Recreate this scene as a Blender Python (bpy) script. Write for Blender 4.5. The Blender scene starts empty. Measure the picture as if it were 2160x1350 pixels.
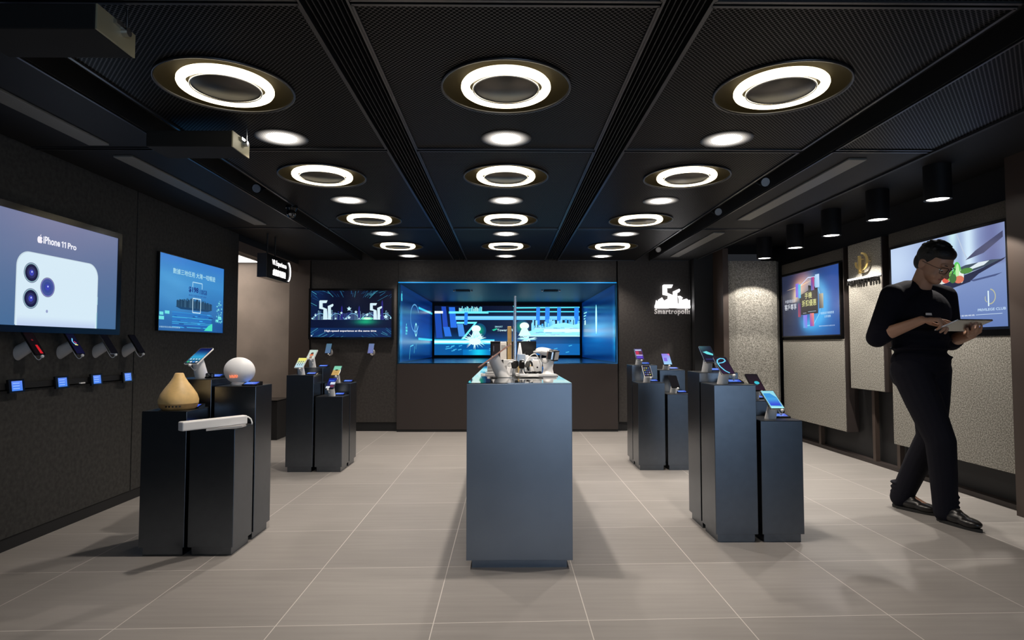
import bpy, bmesh, math, random
from mathutils import Vector, Matrix, Euler
from mathutils.geometry import tessellate_polygon
PI = math.pi
S = bpy.context.scene
COL = S.collection

# ------------------------------------------------------------------ camera
cam_d = bpy.data.cameras.new('camera')
cam = bpy.data.objects.new('camera', cam_d); COL.objects.link(cam)
cam_d.sensor_width = 36.0
cam_d.lens = 36.0 * 1270 / 2160
cam_d.clip_start = 0.05
cam.location = (0, 0, 1.08)
cam.rotation_euler = (math.radians(90 + 2.48), 0, math.radians(-0.587))
S.camera = cam

# ------------------------------------------------------------------ world, exposure, large lights
S.view_settings.view_transform = 'Standard'
S.view_settings.look = 'None'
S.view_settings.gamma = 1
S.view_settings.use_curve_mapping = False
S.view_settings.exposure = 0.0
W = bpy.data.worlds.new('world'); S.world = W; W.use_nodes = True
W.node_tree.nodes['Background'].inputs[0].default_value = (0.55, 0.6, 0.7, 1)
W.node_tree.nodes['Background'].inputs[1].default_value = 0.03


def area_light(name, loc, rot, sx, sy, power, color):
    d = bpy.data.lights.new(name, 'AREA'); d.shape = 'RECTANGLE'
    d.size = sx; d.size_y = sy; d.energy = power; d.color = color
    o = bpy.data.objects.new(name, d); o.location = loc; o.rotation_euler = rot
    COL.objects.link(o)
    return o


# fill added behind the camera for an assumed shop front, brightening counter and podiums
area_light('assumed_shopfront_fill', (3.2, -4.0, 0.90), (math.radians(90), 0, 0), 6.4, 1.6, 100, (0.56, 0.75, 1.0))
DOWN_POWER = 58
WALL_POWER = 56
SPOT_COL = (1.0, 0.90, 0.80)


# ------------------------------------------------------------------ colours and materials
def lin(c):
    return tuple((x / 12.92 if x <= 0.04045 else ((x + 0.055) / 1.055) ** 2.4) for x in c)


def rgb(r, g, b):
    return lin((r / 255, g / 255, b / 255))


def mat(name, color, rough=0.5, metal=0.0, emit=None, strength=0.0, spec=0.5, trans=0.0, bump=None, vary=None):
    m = bpy.data.materials.new(name); m.use_nodes = True
    nt = m.node_tree; b = nt.nodes['Principled BSDF']
    b.inputs['Base Color'].default_value = (*color, 1)
    b.inputs['Roughness'].default_value = rough
    b.inputs['Metallic'].default_value = metal
    b.inputs['Specular IOR Level'].default_value = spec
    if trans: b.inputs['Transmission Weight'].default_value = trans
    if emit:
        b.inputs['Emission Color'].default_value = (*emit, 1)
        b.inputs['Emission Strength'].default_value = strength
    if bump or vary:
        tc = nt.nodes.new('ShaderNodeTexCoord')
        n = nt.nodes.new('ShaderNodeTexNoise')
        n.inputs['Scale'].default_value = (bump or vary)[0]
        n.inputs['Detail'].default_value = 5
        nt.links.new(tc.outputs['Object'], n.inputs['Vector'])
        if bump:
            bp = nt.nodes.new('ShaderNodeBump'); bp.inputs['Strength'].default_value = bump[1]
            bp.inputs['Distance'].default_value = 0.004
            nt.links.new(n.outputs['Fac'], bp.inputs['Height'])
            nt.links.new(bp.outputs['Normal'], b.inputs['Normal'])
        if vary:
            r = nt.nodes.new('ShaderNodeMapRange')
            r.inputs[1].default_value = 0.3; r.inputs[2].default_value = 0.7
            r.inputs[3].default_value = 1 - vary[1]; r.inputs[4].default_value = 1 + vary[1]
            mx = nt.nodes.new('ShaderNodeMix'); mx.data_type = 'RGBA'; mx.blend_type = 'MULTIPLY'
            mx.inputs[0].default_value = 1
            mx.inputs[6].default_value = (*color, 1)
            nt.links.new(n.outputs['Fac'], r.inputs[0]); nt.links.new(r.outputs[0], mx.inputs[7])
            nt.links.new(mx.outputs[2], b.inputs['Base Color'])
    return m


def M_(nt, op, a, b=None, c=None):
    n = nt.nodes.new('ShaderNodeMath'); n.operation = op
    for i, v in enumerate((a, b, c)):
        if v is None: continue
        if isinstance(v, (int, float)): n.inputs[i].default_value = v
        else: nt.links.new(v, n.inputs[i])
    return n.outputs[0]


def hole_mask(nt, sp):
    """1 inside a round hole of a staggered hole pattern in the object's XY plane."""
    tc = nt.nodes.new('ShaderNodeTexCoord')
    sx = nt.nodes.new('ShaderNodeSeparateXYZ'); nt.links.new(tc.outputs['Object'], sx.inputs[0])
    outs = []
    for off in (0.0, 0.5):
        u = M_(nt, 'MULTIPLY_ADD', sx.outputs[0], 1 / sp, off)
        v = M_(nt, 'MULTIPLY_ADD', sx.outputs[1], 1 / (sp * 1.1), off)
        du = M_(nt, 'SUBTRACT', M_(nt, 'FRACT', u), 0.5)
        dv = M_(nt, 'SUBTRACT', M_(nt, 'FRACT', v), 0.5)
        d = M_(nt, 'ADD', M_(nt, 'MULTIPLY', du, du), M_(nt, 'MULTIPLY', dv, dv))
        outs.append(M_(nt, 'LESS_THAN', d, 0.098))
    return M_(nt, 'MAXIMUM', outs[0], outs[1])


def perforated_material():
    m = mat('perforated_black_steel', (0.03, 0.028, 0.028), 0.42, 0.3)
    nt = m.node_tree; b = nt.nodes['Principled BSDF']
    h = hole_mask(nt, 0.019)
    mx = nt.nodes.new('ShaderNodeMix'); mx.data_type = 'RGBA'
    nt.links.new(h, mx.inputs[0])
    mx.inputs[6].default_value = (0.034, 0.031, 0.031, 1)
    mx.inputs[7].default_value = (0.002, 0.002, 0.002, 1)
    nt.links.new(mx.outputs[2], b.inputs['Base Color'])
    nt.links.new(M_(nt, 'MULTIPLY_ADD', h, -0.5, 0.5), b.inputs['Specular IOR Level'])
    return m


def lamp_glare_material():
    """Lens glare painted as emission in a hole pattern, fading outward from the aperture."""
    m = mat('lens_glare_holes', (0.03, 0.03, 0.03), 0.5)
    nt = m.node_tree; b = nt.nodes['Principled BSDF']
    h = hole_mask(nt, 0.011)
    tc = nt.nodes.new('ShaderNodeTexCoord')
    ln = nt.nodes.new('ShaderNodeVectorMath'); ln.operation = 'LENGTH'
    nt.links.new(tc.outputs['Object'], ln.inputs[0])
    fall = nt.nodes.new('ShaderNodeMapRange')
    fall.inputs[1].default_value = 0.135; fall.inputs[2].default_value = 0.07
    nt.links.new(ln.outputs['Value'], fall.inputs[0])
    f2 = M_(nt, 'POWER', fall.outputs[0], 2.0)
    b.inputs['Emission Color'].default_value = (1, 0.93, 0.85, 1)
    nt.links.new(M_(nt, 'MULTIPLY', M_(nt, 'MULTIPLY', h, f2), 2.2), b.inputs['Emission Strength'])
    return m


def floor_material():
    m = mat('grey_floor_tiles', (0.3, 0.28, 0.26), 0.38)
    nt = m.node_tree; b = nt.nodes['Principled BSDF']
    tc = nt.nodes.new('ShaderNodeTexCoord')
    sx = nt.nodes.new('ShaderNodeSeparateXYZ'); nt.links.new(tc.outputs['Object'], sx.inputs[0])
    X, Y = sx.outputs[0], sx.outputs[1]
    u = M_(nt, 'DIVIDE', M_(nt, 'SUBTRACT', X, 0.325 - 0.607 * 20), 0.607)
    ysk = M_(nt, 'SUBTRACT', Y, M_(nt, 'MULTIPLY', M_(nt, 'ADD', X, 0.12), 0.03))
    v = M_(nt, 'DIVIDE', M_(nt, 'SUBTRACT', ysk, 2.405 - 0.6035 * 20), 0.6035)
    def line(w, half):
        d = M_(nt, 'ABSOLUTE', M_(nt, 'SUBTRACT', M_(nt, 'FRACT', M_(nt, 'ADD', w, 0.5)), 0.5))
        return M_(nt, 'LESS_THAN', d, half)
    g = M_(nt, 'MAXIMUM', line(u, 0.0030), line(v, 0.0030))
    cx = nt.nodes.new('ShaderNodeCombineXYZ')
    nt.links.new(M_(nt, 'FLOOR', u), cx.inputs[0]); nt.links.new(M_(nt, 'FLOOR', v), cx.inputs[1])
    wn = nt.nodes.new('ShaderNodeTexWhiteNoise'); nt.links.new(cx.outputs[0], wn.inputs['Vector'])
    mp = nt.nodes.new('ShaderNodeMapping'); mp.inputs['Scale'].default_value = (2.2, 34, 1)
    nt.links.new(tc.outputs['Object'], mp.inputs[0])
    no = nt.nodes.new('ShaderNodeTexNoise'); no.inputs['Scale'].default_value = 1.0; no.inputs['Detail'].default_value = 6
    nt.links.new(mp.outputs[0], no.inputs['Vector'])
    n2 = nt.nodes.new('ShaderNodeTexNoise'); n2.inputs['Scale'].default_value = 2.3
    nt.links.new(tc.outputs['Object'], n2.inputs['Vector'])
    k = M_(nt, 'ADD', M_(nt, 'MULTIPLY', wn.outputs['Value'], 0.10), M_(nt, 'MULTIPLY', no.outputs['Fac'], 0.34))
    k = M_(nt, 'ADD', k, M_(nt, 'MULTIPLY', n2.outputs['Fac'], 0.16))
    k = M_(nt, 'ADD', k, 0.70)
    mx = nt.nodes.new('ShaderNodeMix'); mx.data_type = 'RGBA'; mx.blend_type = 'MULTIPLY'; mx.inputs[0].default_value = 1
    mx.inputs[6].default_value = (0.300, 0.280, 0.264, 1)
    nt.links.new(k, mx.inputs[7])
    m2 = nt.nodes.new('ShaderNodeMix'); m2.data_type = 'RGBA'
    nt.links.new(g, m2.inputs[0]); nt.links.new(mx.outputs[2], m2.inputs[6])
    m2.inputs[7].default_value = (0.66, 0.62, 0.58, 1)
    nt.links.new(m2.outputs[2], b.inputs['Base Color'])
    bp = nt.nodes.new('ShaderNodeBump'); bp.inputs['Strength'].default_value = 0.08; bp.inputs['Distance'].default_value = 0.002
    nt.links.new(no.outputs['Fac'], bp.inputs['Height']); nt.links.new(bp.outputs['Normal'], b.inputs['Normal'])
    return m


def felt_material():
    m = mat('speckled_grey_felt', (0.3, 0.28, 0.25), 0.95, spec=0.1)
    nt = m.node_tree; b = nt.nodes['Principled BSDF']
    tc = nt.nodes.new('ShaderNodeTexCoord')
    n = nt.nodes.new('ShaderNodeTexNoise'); n.inputs['Scale'].default_value = 110; n.inputs['Detail'].default_value = 3
    n.inputs['Roughness'].default_value = 0.75
    nt.links.new(tc.outputs['Object'], n.inputs['Vector'])
    r = nt.nodes.new('ShaderNodeValToRGB')
    r.color_ramp.elements[0].position = 0.40; r.color_ramp.elements[0].color = (0.135, 0.128, 0.112, 1)
    r.color_ramp.elements[1].position = 0.62; r.color_ramp.elements[1].color = (0.43, 0.41, 0.365, 1)
    e = r.color_ramp.elements.new(0.5); e.color = (0.25, 0.238, 0.21, 1)
    nt.links.new(n.outputs['Fac'], r.inputs[0]); nt.links.new(r.outputs[0], b.inputs['Base Color'])
    return m


MT = {
    'floor': floor_material(),
    'perf': perforated_material(),
    'cover': lamp_glare_material(),
    'felt': felt_material(),
    'felt_dark': mat('charcoal_felt_header', (0.075, 0.07, 0.062), 0.95, spec=0.1, vary=(85, 0.25)),
    'wall_l': mat('dark_concrete_panel', (0.027, 0.026, 0.024), 0.68, vary=(5, 0.45), bump=(40, 0.15)),
    'wall_b': mat('dark_stone_panel', (0.036, 0.031, 0.028), 0.6, vary=(6, 0.3), bump=(40, 0.1)),
    'brown': mat('dark_brown_laminate', (0.030, 0.022, 0.020), 0.5),
    'brown2': mat('brown_pillar_paint', (0.055, 0.038, 0.030), 0.5),
    'header_brown': mat('brown_header_board', (0.13, 0.095, 0.075), 0.6),
    'copper': mat('rose_copper_back', (0.62, 0.30, 0.20), 0.35, 0.6),
    'beige': mat('taupe_wall_paint', (0.20, 0.165, 0.14), 0.8, vary=(3, 0.15)),
    'black': mat('matt_black', (0.008, 0.008, 0.009), 0.6),
    'black_gloss': mat('gloss_black_plastic', (0.006, 0.006, 0.007), 0.18),
    'soffit': mat('black_soffit', (0.006, 0.006, 0.007), 0.6, spec=0.3),
    'trim_metal': mat('dark_anodised_trim', (0.10, 0.10, 0.105), 0.32, 0.9),
    'podium': mat('charcoal_podium_lacquer', (0.135, 0.152, 0.175), 0.27, 1.0, vary=(30, 0.05)),
    'podium_edge': mat('podium_top_lacquer', (0.045, 0.046, 0.048), 0.28, 0.3),
    'counter': mat('slate_blue_counter_lacquer', (0.20, 0.235, 0.285), 0.27, 0.45, spec=0.6, vary=(2.5, 0.10)),
    'counter_top': mat('gloss_counter_top', (0.09, 0.10, 0.11), 0.03, 0.8, spec=0.9),
    'steel': mat('brushed_steel', (0.10, 0.092, 0.08), 0.36, 0.85),
    'bronze': mat('dark_bronze_dish', (0.020, 0.015, 0.005), 0.75, 0.0, spec=0.15),
    'tube': mat('warm_light_tube', (1, 1, 1), 0.5, emit=(1.0, 0.86, 0.58), strength=3.4),
    'lens': mat('white_lamp_lens', (1, 1, 1), 0.5, emit=(1.0, 0.95, 0.88), strength=9.0),
    'panel_light': mat('white_ceiling_panel_light', (1, 1, 1), 0.5, emit=(1.0, 0.95, 0.9), strength=3.0),
    'strip': mat('frosted_strip_diffuser', (0.17, 0.165, 0.15), 0.45),
    'white': mat('white_plastic', (0.86, 0.85, 0.84), 0.35),
    'white_soft': mat('frosted_white_globe', (0.85, 0.85, 0.86), 0.45),
    'grey': mat('light_grey_plastic', (0.45, 0.44, 0.44), 0.4),
    'silver': mat('silver_metal', (0.6, 0.62, 0.65), 0.25, 1.0),
    'beige_metal': mat('pale_metal_plate', (0.36, 0.33, 0.22), 0.5, 0.3),
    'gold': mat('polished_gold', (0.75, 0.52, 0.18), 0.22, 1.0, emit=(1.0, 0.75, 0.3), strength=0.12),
    'black_letter': mat('black_letter_face', (0.012, 0.011, 0.010), 0.4),
    'wood': mat('pale_oak', (0.74, 0.49, 0.20), 0.5, vary=(14, 0.2)),
    'wood_dark': mat('oak_band', (0.52, 0.30, 0.11), 0.5, vary=(20, 0.25)),
    'cardboard': mat('kraft_card', (0.60, 0.42, 0.17), 0.8),
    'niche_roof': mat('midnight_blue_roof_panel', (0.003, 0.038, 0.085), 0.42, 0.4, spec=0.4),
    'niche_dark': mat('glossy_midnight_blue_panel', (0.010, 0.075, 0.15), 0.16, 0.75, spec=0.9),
    'blue_edge': mat('blue_edge_reflection', (0.0, 0.1, 0.3), 0.4, emit=rgb(20, 150, 225), strength=0.8),  # emission stands in for blue reflected by the metal trim
    'sign_white': mat('backlit_white_letters', (1, 1, 1), 0.5, emit=(1, 0.97, 0.98), strength=1.7),
    'text_grey': mat('dim_grey_letters', (0.62, 0.58, 0.56), 0.5, emit=(0.62, 0.58, 0.56), strength=0.35),
    'red': mat('red_plastic', (0.55, 0.03, 0.03), 0.4),
    'red_led': mat('red_led', (0.6, 0.02, 0.0), 0.4, emit=(1, 0.12, 0.03), strength=1.5),
    'glass': mat('clear_glass', (0.9, 0.95, 0.95), 0.05, trans=0.9),
    'clock': mat('orange_clock_digits', (0.9, 0.3, 0.15), 0.5, emit=(1.0, 0.28, 0.14), strength=0.6),
    'gap': mat('pitch_black_recess', (0.003, 0.003, 0.003), 0.8),
    'skin': mat('skin', (0.46, 0.25, 0.16), 0.5, vary=(9, 0.05)),
    'lips': mat('lips', (0.36, 0.14, 0.11), 0.45),
    'hair': mat('black_hair', (0.008, 0.007, 0.007), 0.5, bump=(260, 0.7)),
    'sweater': mat('black_knit', (0.006, 0.006, 0.011), 0.9, spec=0.15, bump=(220, 0.25)),
    'trousers': mat('dark_navy_cloth', (0.008, 0.008, 0.013), 0.85, spec=0.15, bump=(180, 0.2)),
    'leather': mat('black_leather', (0.012, 0.011, 0.011), 0.3),
    'sole': mat('black_rubber_sole', (0.01, 0.01, 0.01), 0.7),
    'eye_white': mat('eye_white', (0.7, 0.68, 0.65), 0.25),
    'iris': mat('dark_iris', (0.02, 0.012, 0.008), 0.2),
    'badge': mat('white_badge', (0.6, 0.6, 0.6), 0.5),
}


def art_material():
    m = bpy.data.materials.new('lit_display_image'); m.use_nodes = True
    nt = m.node_tree; b = nt.nodes['Principled BSDF']
    b.inputs['Base Color'].default_value = (0.004, 0.004, 0.005, 1)
    b.inputs['Roughness'].default_value = 0.22
    a = nt.nodes.new('ShaderNodeAttribute'); a.attribute_name = 'Col'
    nt.links.new(a.outputs['Color'], b.inputs['Emission Color'])
    b.inputs['Emission Strength'].default_value = 1.0
    return m


MT['art'] = art_material()
MT['art_hot'] = MT['art'].copy(); MT['art_hot'].name = 'bright_led_wall_image'
MT['art_hot'].node_tree.nodes['Principled BSDF'].inputs['Emission Strength'].default_value = 1.12


# ------------------------------------------------------------------ mesh helpers
class MB:
    def __init__(s):
        s.v = []; s.f = []; s.m = []; s.sm = []; s.c = []

    def add(s, vs, fs, m=0, M=None, smooth=False, col=None):
        o = len(s.v)
        for i, p in enumerate(vs):
            p = Vector(p)
            if M is not None: p = M @ p
            s.v.append(p)
            s.c.append(col[i] if isinstance(col, list) else (col or (1, 1, 1)))
        for f in fs:
            s.f.append([o + i for i in f]); s.m.append(m); s.sm.append(smooth)
        return s

    def box(s, x0, x1, y0, y1, z0, z1, m=0, M=None):
        vs = [(x, y, z) for z in (z0, z1) for y in (y0, y1) for x in (x0, x1)]
        return s.add(vs, [(0, 2, 3, 1), (4, 5, 7, 6), (0, 1, 5, 4), (2, 6, 7, 3), (0, 4, 6, 2), (1, 3, 7, 5)], m, M)

    def cyl(s, p0, p1, r0, r1=None, n=24, m=0, caps=True, smooth=True, M=None):
        r1 = r0 if r1 is None else r1
        p0 = Vector(p0); p1 = Vector(p1)
        q = (p1 - p0).to_track_quat('Z', 'Y').to_matrix()
        vs = []
        for p, r in ((p0, r0), (p1, r1)):
            for i in range(n):
                a = 2 * PI * i / n
                vs.append(p + q @ Vector((r * math.cos(a), r * math.sin(a), 0)))
        s.add(vs, [(i, (i + 1) % n, n + (i + 1) % n, n + i) for i in range(n)], m, M, smooth)
        if caps:
            s.add(vs[:n], [tuple(range(n))[::-1]], m, M)
            s.add(vs[n:], [tuple(range(n))], m, M)
        return s

    def lathe(s, prof, n=40, m=0, M=None, smooth=True):
        vs = []; fs = []
        k = len(prof)
        for i in range(n):
            a = 2 * PI * i / n
            for r, z in prof: vs.append((max(r, 1e-5) * math.cos(a), max(r, 1e-5) * math.sin(a), z))
        for i in range(n):
            j = (i + 1) % n
            for t in range(k - 1):
                fs.append((i * k + t, j * k + t, j * k + t + 1, i * k + t + 1))
        return s.add(vs, fs, m, M, smooth)

    def tube(s, pts, r, n=8, m=0, M=None, closed=False):
        pts = [Vector(p) for p in pts]; N = len(pts)
        rs = r if isinstance(r, (list, tuple)) else [r] * N
        vs = []; up = Vector((0, 0, 1)); prev = None
        for i, p in enumerate(pts):
            if closed: d = pts[(i + 1) % N] - pts[i - 1]
            else: d = pts[min(i + 1, N - 1)] - pts[max(i - 1, 0)]
            d.normalize()
            if prev is None:
                a = d.orthogonal().normalized()
            else:
                a = prev - d * prev.dot(d)
                a = a.normalized() if a.length > 1e-6 else d.orthogonal().normalized()
            prev = a; b = d.cross(a)
            for k in range(n):
                t = 2 * PI * k / n
                vs.append(p + (a * math.cos(t) + b * math.sin(t)) * rs[i])
        fs = []
        for i in range(N if closed else N - 1):
            j = (i + 1) % N
            for k in range(n):
                fs.append((i * n + k, i * n + (k + 1) % n, j * n + (k + 1) % n, j * n + k))
        if not closed:
            fs.append(tuple(range(n))[::-1]); fs.append(tuple((N - 1) * n + k for k in range(n)))
        return s.add(vs, fs, m, M, True)

    def prism(s, poly, d0, d1, M=None, m=0):
        """polygon in local XY, extruded along local Z from d0 to d1"""
        n = len(poly)
        tri = tessellate_polygon([[Vector((p[0], p[1], 0)) for p in poly]])
        vs = [(p[0], p[1], d0) for p in poly] + [(p[0], p[1], d1) for p in poly]
        fs = [tuple(t) for t in tri] + [tuple(n + i for i in t) for t in tri]
        fs += [(i, (i + 1) % n, n + (i + 1) % n, n + i) for i in range(n)]
        return s.add(vs, fs, m, M)

    def rounded(s, w, h, r, d0, d1, M=None, m=0, n=5):
        return s.prism(round_rect(-w / 2, -h / 2, w / 2, h / 2, r, n), d0, d1, M, m)

    def sphere(s, c, r, m=0, nu=24, nv=14, M=None):
        rx, ry, rz = r if isinstance(r, (list, tuple)) else (r, r, r)
        vs = []; fs = []
        for j in range(nv + 1):
            t = PI * j / nv
            for i in range(nu):
                a = 2 * PI * i / nu
                vs.append((c[0] + rx * math.sin(t) * math.cos(a), c[1] + ry * math.sin(t) * math.sin(a), c[2] + rz * math.cos(t)))
        for j in range(nv):
            for i in range(nu):
                k = (i + 1) % nu
                fs.append((j * nu + i, (j + 1) * nu + i, (j + 1) * nu + k, j * nu + k))
        return s.add(vs, fs, m, M, True)

    def build(s, name, mats, parent=None, origin=(0, 0, 0), loc=None, bevel=0, colors=False, fix=True):
        me = bpy.data.meshes.new(name)
        o3 = Vector(origin)
        me.from_pydata([tuple(p - o3) for p in s.v], [], s.f)
        if not isinstance(mats, (list, tuple)): mats = [mats]
        for k in mats: me.materials.append(MT[k] if isinstance(k, str) else k)
        for p, mi, sm in zip(me.polygons, s.m, s.sm): p.material_index = mi; p.use_smooth = sm
        if colors:
            ca = me.color_attributes.new('Col', 'FLOAT_COLOR', 'POINT')
            for i, c in enumerate(s.c): ca.data[i].color = (*c[:3], 1)
        me.update()
        if fix:
            bm = bmesh.new(); bm.from_mesh(me)
            bmesh.ops.recalc_face_normals(bm, faces=bm.faces)
            bm.to_mesh(me); bm.free()
        o = bpy.data.objects.new(name, me); COL.objects.link(o)
        if parent is not None:
            o.parent = parent
        o.location = loc if loc is not None else (origin if parent is None else (0, 0, 0))
        if bevel:
            bv = o.modifiers.new('bevel', 'BEVEL'); bv.width = bevel; bv.segments = 2; bv.limit_method = 'ANGLE'
            bv.angle_limit = math.radians(40)
        return o


def round_rect(x0, y0, x1, y1, r, n=5):
    out = []
    for cx, cy, a0 in ((x1 - r, y1 - r, 0), (x0 + r, y1 - r, 90), (x0 + r, y0 + r, 180), (x1 - r, y0 + r, 270)):
        for i in range(n + 1):
            a = math.radians(a0 + 90 * i / n)
            out.append((cx + r * math.cos(a), cy + r * math.sin(a)))
    return out


def ellipse(cx, cy, rx, ry, n=28, a0=0, a1=360):
    return [(cx + rx * math.cos(math.radians(a0 + (a1 - a0) * i / n)), cy + ry * math.sin(math.radians(a0 + (a1 - a0) * i / n))) for i in range(n if a1 - a0 == 360 else n + 1)]


def tag(o, label, cat, group=None, kind=None):
    o['label'] = label; o['category'] = cat
    if group: o['group'] = group
    if kind: o['kind'] = kind
    return o


def empty(name, loc=(0, 0, 0), rz=0.0, rot=None):
    o = bpy.data.objects.new(name, None); COL.objects.link(o)
    o.empty_display_size = 0.05
    o.location = loc; o.rotation_euler = rot if rot else (0, 0, rz)
    return o


def thing(name, label, cat, loc=(0, 0, 0), rz=0.0, group=None):
    return tag(empty(name, loc, rz), label, cat, group)


def struct(o):
    o['kind'] = 'structure'
    return o


def copy_tree(o, parent=None):
    c = o.copy(); COL.objects.link(c); c.parent = parent
    for ch in o.children: copy_tree(ch, c)
    return c


_tc = {}


def text_shape(s, bold=0.0, depth=0.0, spacing=1.0):
    """vertices and faces of a text, min corner at the origin, and its size"""
    key = (s, bold, depth, spacing)
    if key not in _tc:
        cu = bpy.data.curves.new('t', 'FONT'); cu.body = s; cu.offset = bold; cu.extrude = depth
        cu.resolution_u = 3; cu.space_character = spacing
        ob = bpy.data.objects.new('t', cu); COL.objects.link(ob)
        dg = bpy.context.evaluated_depsgraph_get()
        me = bpy.data.meshes.new_from_object(ob.evaluated_get(dg))
        vs = [tuple(v.co) for v in me.vertices]; fs = [tuple(p.vertices) for p in me.polygons]
        bpy.data.objects.remove(ob); bpy.data.curves.remove(cu); bpy.data.meshes.remove(me)
        if vs:
            x0 = min(v[0] for v in vs); y0 = min(v[1] for v in vs)
            x1 = max(v[0] for v in vs); y1 = max(v[1] for v in vs)
            vs = [(v[0] - x0, v[1] - y0, v[2]) for v in vs]
            _tc[key] = (vs, fs, x1 - x0, y1 - y0)
        else: _tc[key] = ([], [], 1, 1)
    return _tc[key]


class Art:
    """A picture on a flat display: coloured pieces laid on a w x h plane (u right, v up), origin at its lower left."""
    def __init__(s, w, h):
        s.b = MB(); s.w = w; s.h = h; s.k = 0; s.dx = 0.0; s.dy = 0.0

    def _z(s):
        s.k += 1
        return s.k * 0.00003

    def _put(s, pts, fs, col):
        z = s._z()
        c = [lin(x) for x in col] if isinstance(col, list) else lin(col)
        s.b.add([(p[0], p[1], z) for p in pts], fs, 0, None, False, c)

    def poly(s, pts, col):
        # clipped to the display by clamping
        pts = [(min(max(p[0] + s.dx, 0), s.w), min(max(p[1] + s.dy, 0), s.h)) for p in pts]
        t = tessellate_polygon([[Vector((p[0], p[1], 0)) for p in pts]])
        s._put(pts, [tuple(i) for i in t], col)

    def rect(s, x0, y0, x1, y1, col): s.poly([(x0, y0), (x1, y0), (x1, y1), (x0, y1)], col)

    def line(s, a, b, wd, col):
        d = Vector((b[0] - a[0], b[1] - a[1]))
        if d.length < 1e-6: return
        n = Vector((-d.y, d.x)).normalized() * wd / 2
        s.poly([(a[0] + n.x, a[1] + n.y), (a[0] - n.x, a[1] - n.y), (b[0] - n.x, b[1] - n.y), (b[0] + n.x, b[1] + n.y)], col)

    def path(s, pts, wd, col, closed=False):
        n = len(pts)
        for i in range(n if closed else n - 1): s.line(pts[i], pts[(i + 1) % n], wd, col)

    def grid(s, fn, nx=24, ny=16, box=None):
        x0, y0, x1, y1 = box or (0, 0, s.w, s.h)
        pts = []; col = []
        for j in range(ny + 1):
            for i in range(nx + 1):
                u = i / nx; v = j / ny
                pts.append((x0 + (x1 - x0) * u, y0 + (y1 - y0) * v)); col.append(fn(u, v))
        fs = [(j * (nx + 1) + i, j * (nx + 1) + i + 1, (j + 1) * (nx + 1) + i + 1, (j + 1) * (nx + 1) + i) for j in range(ny) for i in range(nx)]
        s._put(pts, fs, col)

    def text(s, t, x, y, w, h, col, bold=0.0, spacing=1.0, rot=None):
        han = any(ord(ch) > 0x2e80 for ch in t)      # heavy Chinese type: the same glyphs laid down with tiny offsets
        vs, fs, tw, th = text_shape(t, 0.0 if han else bold, 0.0, spacing)
        if not vs: return
        if han and bold:
            for dx, dy in ((0.008, 0.0), (0.0, 0.008), (0.008, 0.008)):
                s._put([(x + dx * h + v[0] * w / tw, y + dy * h + v[1] * h / th) for v in vs], fs, col)
        s._put([(x + v[0] * w / tw, y + v[1] * h / th) for v in vs], fs, col)

    def build(s, name, parent, M, material='art'):
        b = MB()
        b.v = [M @ v for v in s.b.v]; b.f = s.b.f; b.m = s.b.m; b.sm = s.b.sm; b.c = s.b.c
        return b.build(name, material, parent, colors=True, fix=False)


def frame_mat(o, u, v):
    """matrix of a plane: local x along u, y along v, z = u x v"""
    u = Vector(u).normalized(); v = Vector(v).normalized(); n = u.cross(v)
    m = Matrix((u, v, n)).transposed().to_4x4(); m.translation = Vector(o)
    return m


def mixc(a, b, t):
    t = min(max(t, 0), 1)
    return tuple(a[i] + (b[i] - a[i]) * t for i in range(3))


C = lambda r, g, b: (r / 255, g / 255, b / 255)

# ================================================================== the room
H = 2.18
BACK = 7.7
LW = -2.63
fl = MB().box(-4.8, 4.2, -4.5, 8.6, -0.05, 0.0).build('floor', 'floor'); struct(fl)

# left wall with its panel joints, as slabs with narrow gaps
lw = empty('wall_left', (LW, 2.0, 0)); struct(lw)
def slab_left(y0, y1, z0, z1):
    return MB().box(LW - 0.10, LW, y0, y1, z0, z1).build('wall_panel', 'wall_l', lw, origin=(LW, 2.0, 0), bevel=0.002)
slab_left(-1.5, 4.285, 0.07, 0.845)
slab_left(-1.5, 4.285, 0.855, 2.3)
slab_left(4.295, 5.92, 0.07, 2.3)
MB().box(LW - 0.25, LW - 0.10, -1.5, 5.92, 0.0, 2.3).build('wall_core', 'black', lw, origin=(LW, 2.0, 0))
struct(MB().box(LW - 0.09, LW - 0.008, -1.5, 5.92, 0.0, 0.068).build('baseboard_left', 'black'))
MB().box(LW - 0.06, LW + 0.0, 5.92, 7.62, 2.015, 2.115).build('opening_header', 'header_brown', lw, origin=(LW, 2.0, 0))
MB().box(LW - 0.25, LW + 0.002, 5.92, 7.62, 2.115, 2.3).build('opening_lintel', 'black', lw, origin=(LW, 2.0, 0))

# side room beyond the opening
struct(MB().box(-4.8, -2.72, 7.95, 8.1, 0, 2.5).build('wall_alcove', 'beige'))
struct(MB().box(-4.9, -4.7, 4.8, 8.1, 0, 2.5).build('wall_alcove_far', 'beige'))
alc = MB().box(-4.8, LW - 0.25, 5.0, 8.1, 2.19, 2.26)
struct(alc.build('ceiling_alcove', 'soffit'))
t = thing('ceiling_light_panel', 'bright white rectangular ceiling light panel seen through the opening beside the hanging sign', 'ceiling light', (-3.75, 7.25, 2.19))
MB().box(-0.5, 0.5, -0.7, 0.66, -0.012, 0.0).build('diffuser', 'panel_light', t)
MB().box(-0.53, 0.53, -0.73, 0.69, -0.008, 0.0).build('frame', 'grey', t)
area_light('alcove_panel_glow', (-3.75, 7.1, 2.16), (0, 0, 0), 1.0, 1.2, 24, (1.0, 0.88, 0.76))

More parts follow.
